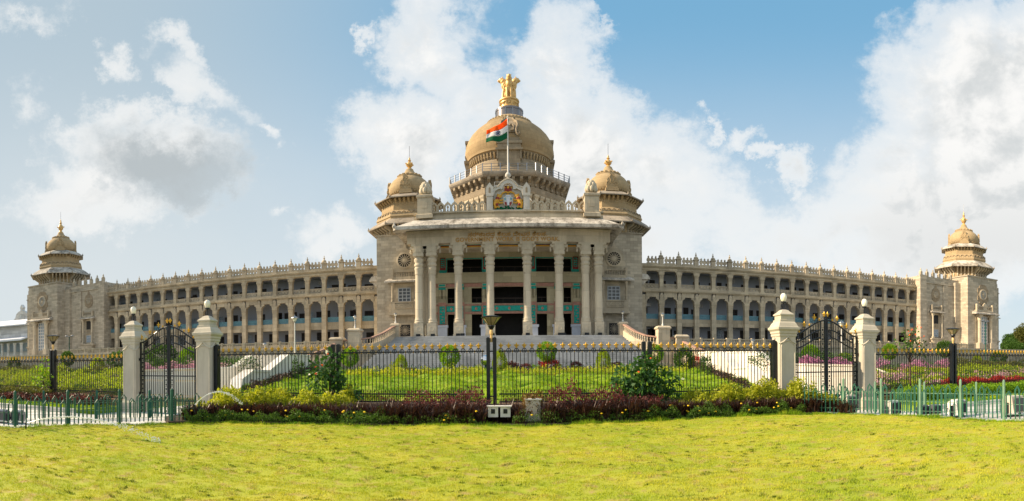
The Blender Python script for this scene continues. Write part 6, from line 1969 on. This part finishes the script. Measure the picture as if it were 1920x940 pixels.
leafy_tree('flowering_tree', 'small tree with orange blossoms inside the fence, right of the right gate', (p[0], 19.0, .15), [(0, 2.6, .42), (-.5, 2.3, .40), (.55, 2.25, .45), (.1, 2.05, .40), (.8, 1.9, .30), (-.3, 2.75, .25), (.2, 2.9, .2)], .14, 300, 'greenleaf', 104, 14, .04, 'tree')
# shrubs seen through and beside the gates
for (x, y, r, Y, mat, kind, lab) in ((302, 668, 20, 40, 'greenleaf', 'bush', 'dark green rounded bush seen through the left leaf of the left gate'), (354, 671, 15, 40, 'topiary', 'ball', 'clipped green shrub seen beside the inner left gate pillar'), (325, 686, 9, 38, 'limeleaf', 'bush', 'yellowish bush in the middle of the left gate view'),
        (1520, 666, 15, 40, 'topiary', 'ball', 'clipped green shrub seen through the right gate'), (1583, 672, 9, 38, 'limeleaf', 'bush', 'yellow bush seen through the right gate'),
        (1668, 660, 12, 34, 'topiary', 'ball', 'clipped green shrub right of the outer right gate pillar'),
        (27, 683, 10, 34, 'greenleaf', 'ball', 'dark green ball shrub behind the outer fence near the left picture rim'), (127, 673, 11, 36, 'greenleaf', 'ball', 'dark green shrub right of the far left lamp post'), (183, 685, 11, 32, 'limeleaf', 'ball', 'rounded yellow-green shrub in the left garden'), (222, 676, 15, 34, 'greenleaf', 'bush', 'dark green bush beside the outer left gate pillar'),
        (1832, 677, 8, 33, 'limeleaf', 'ball', 'small round yellow shrub in the right garden'), (1872, 672, 12, 34, 'greenleaf', 'bush', 'dark green bush in the right garden near the picture rim'), (1773, 655, 14, 38, 'greenleaf', 'bush', 'dark bush behind the far right lamp post')):
    shrub_at('garden_shrub', lab, x, y, r, Y, mat, kind, int(x), 'shrubs in the side gardens')

# ---------- massed colour in the side gardens
def mass(name, label, s, x0, x1, Y0, Y1, n, h, size, mat, seed, thr=-.05, f=.55):
    x = RS.uniform(x0, x1, n); Y = RS.uniform(Y0, Y1, n)
    X = Y * np.tan((x - 966) / F); c = nfield(X, Y, f, seed); ok = (c > thr) & (np.abs(X - XC) > 14.8)
    X, Y, c = X[ok], Y[ok], c[ok]; z = np.array([side_z(a - XC, b_) for a, b_ in zip(X, Y)])
    L = Leaves(seed).add(np.column_stack([X, Y, z + RS.rand(len(X)) ** .6 * h * (.35 + 1.3 * np.clip(c, 0, 1))]), np.full(len(X), size), .55, .5)
    o = obj(name, L.mesh(name, mat)); tag(o, label, 'plants', kind='stuff'); return o
mass('yellow_planting', 'bank of yellow-green shrubs in the left garden', -1, -60, 232, 20.0, 30, 26000, .65, .13, 'limeleaf', 111, -.16)
mass('green_planting', 'dark green low plants among the left garden', -1, -60, 240, 18, 32, 12000, .45, .13, 'greenleaf', 112, .0, .8)
mass('olive_planting', 'olive plants on the crest of the left garden', -1, -60, 240, 29, 33, 8000, .7, .15, 'olive', 113, -.1)
mass('yellow_planting', 'bank of yellow plants in the right garden', 1, 1640, 1980, 20.5, 28, 20000, .5, .13, 'limeleaf', 114, -.12)
mass('pink_planting', 'pink and mauve flowers along the right garden', 1, 1640, 1980, 20.0, 24.5, 9000, .5, .11, 'palepink', 115, .12, .9)
mass('bright_pink_planting', 'bright pink bougainvillea on the crest of the right garden', 1, 1640, 1780, 27.0, 30.5, 7000, .6, .11, 'bougain', 116, .20, .9)
mass('green_planting', 'green plants filling the right garden', 1, 1640, 1980, 18, 32, 14000, .45, .13, 'greenleaf', 117, .0, .8)
mass('olive_planting', 'olive shrubs on the crest of the right garden', 1, 1780, 1980, 28.5, 33, 9000, .7, .15, 'olive', 118, -.2)
def strip(name, label, x0, x1, Y0, Y1, n, h, size, mat, seed, z0=.0, lump=.4):
    X = RS.uniform(x0, x1, n); Y = RS.uniform(Y0, Y1, n); hh = h * (1 + lump * nfield(X, Y, 1.6, seed))
    L = Leaves(seed).add(np.column_stack([X, Y, z0 + hh * RS.rand(n) ** .5]), np.full(n, size), .5, .5)
    o = obj(name, L.mesh(name, mat)); tag(o, label, 'plants', kind='stuff')
strip('red_hedge', 'dark red low hedge before the outer fence on the left', -24, -14.9, 15.6, 16.6, 9000, .42, .09, 'darkstrap', 121)
strip('red_tips', 'crimson plants mixed into the low hedge on the left', -21, -15.2, 15.4, 16.3, 2600, .40, .08, 'redleaf', 122)
strip('green_hedge', 'olive green low hedge at the far left before the fence', -26, -18.5, 15.8, 16.7, 6000, .6, .10, 'olive', 123)
strip('red_hedge', 'deep red low hedge inside the fence on the right', 18.2, 27, 17.6, 18.6, 12000, .72, .10, 'brightred', 124)
strip('green_hedge', 'yellow-green low hedge before the fence on the right', 13.6, 26, 15.7, 16.7, 14000, .55, .10, 'topiary', 125)
strip('grass_strip', 'narrow strip of grass before the outer fence on the left', -26, -14.8, 14.3, 16.4, 12000, .07, .06, 'turf', 126, .02)
strip('grass_strip', 'narrow strip of grass before the outer fence on the right', 13.3, 26, 14.3, 16.4, 12000, .07, .06, 'turf', 127, .02)
# bougainvillea spilling over the outer ramp walls
for s, nm in ((-1, 'left'), (1, 'right')):
    n = 5200; t = RS.rand(n); X = -21.8 + 4.6 * t + RS.normal(0, .35, n); Y = 27.6 + 3.0 * t + RS.normal(0, .35, n)
    c = nfield(X, Y, 1.0, 5); ok = c > -.18; X, Y, c, t = X[ok], Y[ok], c[ok], t[ok]
    L = Leaves(131).add(np.column_stack([XC - s * X, Y, 1.15 + .3 * t + RS.rand(len(X)) * .65 * (.6 + np.clip(c, 0, 1))]), np.full(len(X), .10), .7, .4)
    o = obj('bougainvillea', L.mesh('bougainvillea', 'bougain' if s > 0 else 'palepink')); tag(o, 'pink bougainvillea along the white wall seen through the %s gate' % nm, 'plants', kind='stuff')
    strip('backing_shrubs', 'green shrubs behind the pink flowers, %s gate' % nm, *sorted((XC + s * 15.5, XC + s * 23.5)), 30.5, 33, 5200, 1.1, .13, 'greenleaf', 133 + s, 1.0)

# ---------- trees beyond the right end, building beyond the left end
def big_tree(label, x, y, rpx, Y, seed, mat):
    p = at(x, y, Y); sc = Y / math.cos((x - 966) / F) / F * rpx
    t = thing('far_tree', label, 'tree', (p[0], Y, -.45), 0, 'trees beyond the building')
    b = MB(); b.tube([(0, 0, 0), (.2, 0, p[2] * .5), (0, 0, p[2])], [.5, .4, .2], 7)
    rs_ = np.random.RandomState(seed); L = Leaves(seed)
    for k in range(16):
        d = rs_.normal(0, 1, 3); d /= np.linalg.norm(d); c = d * sc * rs_.uniform(.2, .75) + np.array([0, 0, p[2] + .5])
        b.tube([(0, 0, p[2] * .6), tuple(c * .6 + np.array([0, 0, p[2] * .4]) * .6), tuple(c)], [.2, .12, .05], 5)
        r = sc * rs_.uniform(.28, .45); m_ = 900
        q = rs_.normal(0, 1, (m_, 3)); q /= np.linalg.norm(q, axis=1)[:, None]
        L.add(q * (r * rs_.rand(m_) ** .4)[:, None] + c, np.full(m_, sc * .09), .55, .2, q)
    build('trunk', b, 'bark', t); obj('crown', L.mesh('crown', mat), t)
big_tree('dark leafy tree beyond the right end tower', 1897, 640, 24, 120, 141, 'greenleaf')
big_tree('lighter leafy tree at the right rim of the picture', 1922, 634, 26, 112, 142, 'olive')
big_tree('low dark tree between end tower and right rim', 1905, 655, 24, 105, 143, 'greenleaf')

FB = thing('far_building', 'white neighbouring building with arched crest beyond the left end tower', 'building', (0, 0, 0))
X1 = at(45, 600, 105)[0]; X0_ = X1 - 42; FB.location = (X1, 105, -.4)
def zt(y): return at(25, y, 105)[2] + .4
b = MB(); b.box(-42, 3, 0, 22, 0, zt(603)); build('wall', b, 'greywhite', FB)
b = MB(); b.add([(-42, -1.8, zt(610)), (3, -1.8, zt(613)), (3, 0, zt(604)), (-42, 0, zt(602)), (-42, -1.8, zt(608)), (3, -1.8, zt(611)), (3, .1, zt(601)), (-42, .1, zt(600))], [(3, 2, 1, 0), (4, 5, 6, 7), (0, 1, 5, 4), (1, 2, 6, 5), (3, 0, 4, 7)]); build('upper_eave', b, 'bluewhite', FB)
b = MB(); b.add([(-42, -3.5, zt(643)), (3, -3.5, zt(641)), (3, 0, zt(634)), (-42, 0, zt(634)), (-42, -3.5, zt(640)), (3, -3.5, zt(638)), (3, .1, zt(632)), (-42, .1, zt(632))], [(3, 2, 1, 0), (4, 5, 6, 7), (0, 1, 5, 4), (1, 2, 6, 5), (3, 0, 4, 7)]); build('lower_eave', b, 'bluewhite', FB)
b = MB(); b.box(-42, 3, -.4, -.2, zt(634), zt(627)); build('balustrade', b, 'greywhite', FB)
b = MB(); b.box(-42, 3, -.25, -.05, zt(660), zt(645)); build('painted_veranda_shade', b, 'bluegrey', FB)  # shade under the veranda roof, painted as a blue-grey band on the wall
cm = MB(); cm.lathe([(.5, 0), (.45, .3), (.42, zt(648) - .3), (.6, zt(645))], 8); cme = cm.mesh('veranda_column', 'greywhite')
for i in range(9): obj('veranda_column', cme, FB, (2 - i * 3.2, -2.6, 0))
b = MB(); b.exz(list(reversed([(-1.4 + 1.05 * x, zt(608) + z * (zt(585) - zt(608))) for x, z in ((3.6, 0), (3.7, .35), (3.0, .45), (2.5, .75), (1.4, .95), (.5, 1.0), (.4, 1.1), (.7, 1.25), (.3, 1.4), (0, 1.5), (-.3, 1.4), (-.7, 1.25), (-.4, 1.1), (-.5, 1.0), (-1.4, .95), (-2.5, .75), (-3.0, .45), (-3.7, .35), (-3.6, 0))])), 0.2, 1.2)
build('roof_crest', b, 'greywhite', FB)
b = MB(); v = MB().lathe([(1.5, 0), (1.5, .2), (1.2, .2), (1.1, .1), (0, .1)], 16); b.add([(x - 1.4, .2 - z, y + zt(598)) for x, y, z in v.v], v.f); build('crest_roundel', b, 'greywhite', FB)

# ---------- sprinklers
def sprinkler(label, p0, p1, h, n, seed, plume=.03):
    t = thing('sprinkler', label, 'sprinkler', p0); rd = random.Random(seed)
    b = MB(); b.tube([(0, 0, -.05), (0, 0, .14)], .02, 6); b.ball((0, 0, .15), (.03, .03, .025), 6, 4); b.box(-.04, .04, -.012, .012, .14, .17); build('nozzle', b, 'iron', t)
    d = MB(); D = Vector(p1) - Vector(p0)
    for i in range(n):
        k = rd.random() ** .8; q = D * k; z = q.z + 4 * h * k * (1 - k) + .15 * (1 - k)
        s = plume * (.25 + k); r = rd.uniform(.004, .010) * (1 + .5 * k)
        d.ball((q.x + rd.gauss(0, s), q.y + rd.gauss(0, s), z + rd.gauss(0, s)), (r, r, r), 4, 3)
    d.tube([(D.x * k, D.y * k, D.z * k + 4 * h * k * (1 - k) + .15 * (1 - k)) for k in [i / 16 * .7 for i in range(17)]], .008, 4)
    o = build('water_jet', d, 'waterdrop', t); o['kind'] = 'stuff'
th = (48 - 966) / F; r = 14.3; th2 = (300 - 966) / F; r2 = 11.6
sprinkler('lawn sprinkler throwing a long arc of water over the left lawn', (r * math.sin(th), r * math.cos(th), .0), (r2 * math.sin(th2), r2 * math.cos(th2), 0), .34, 620, 5)
th = (364 - 966) / F; r = 15.6; th2 = (452 - 966) / F
sprinkler('sprinkler jetting water above the yellow hedge by the left gate', (r * math.sin(th), r * math.cos(th), .35), (15.4 * math.sin(th2), 15.4 * math.cos(th2), .55), .36, 320, 6, .02)
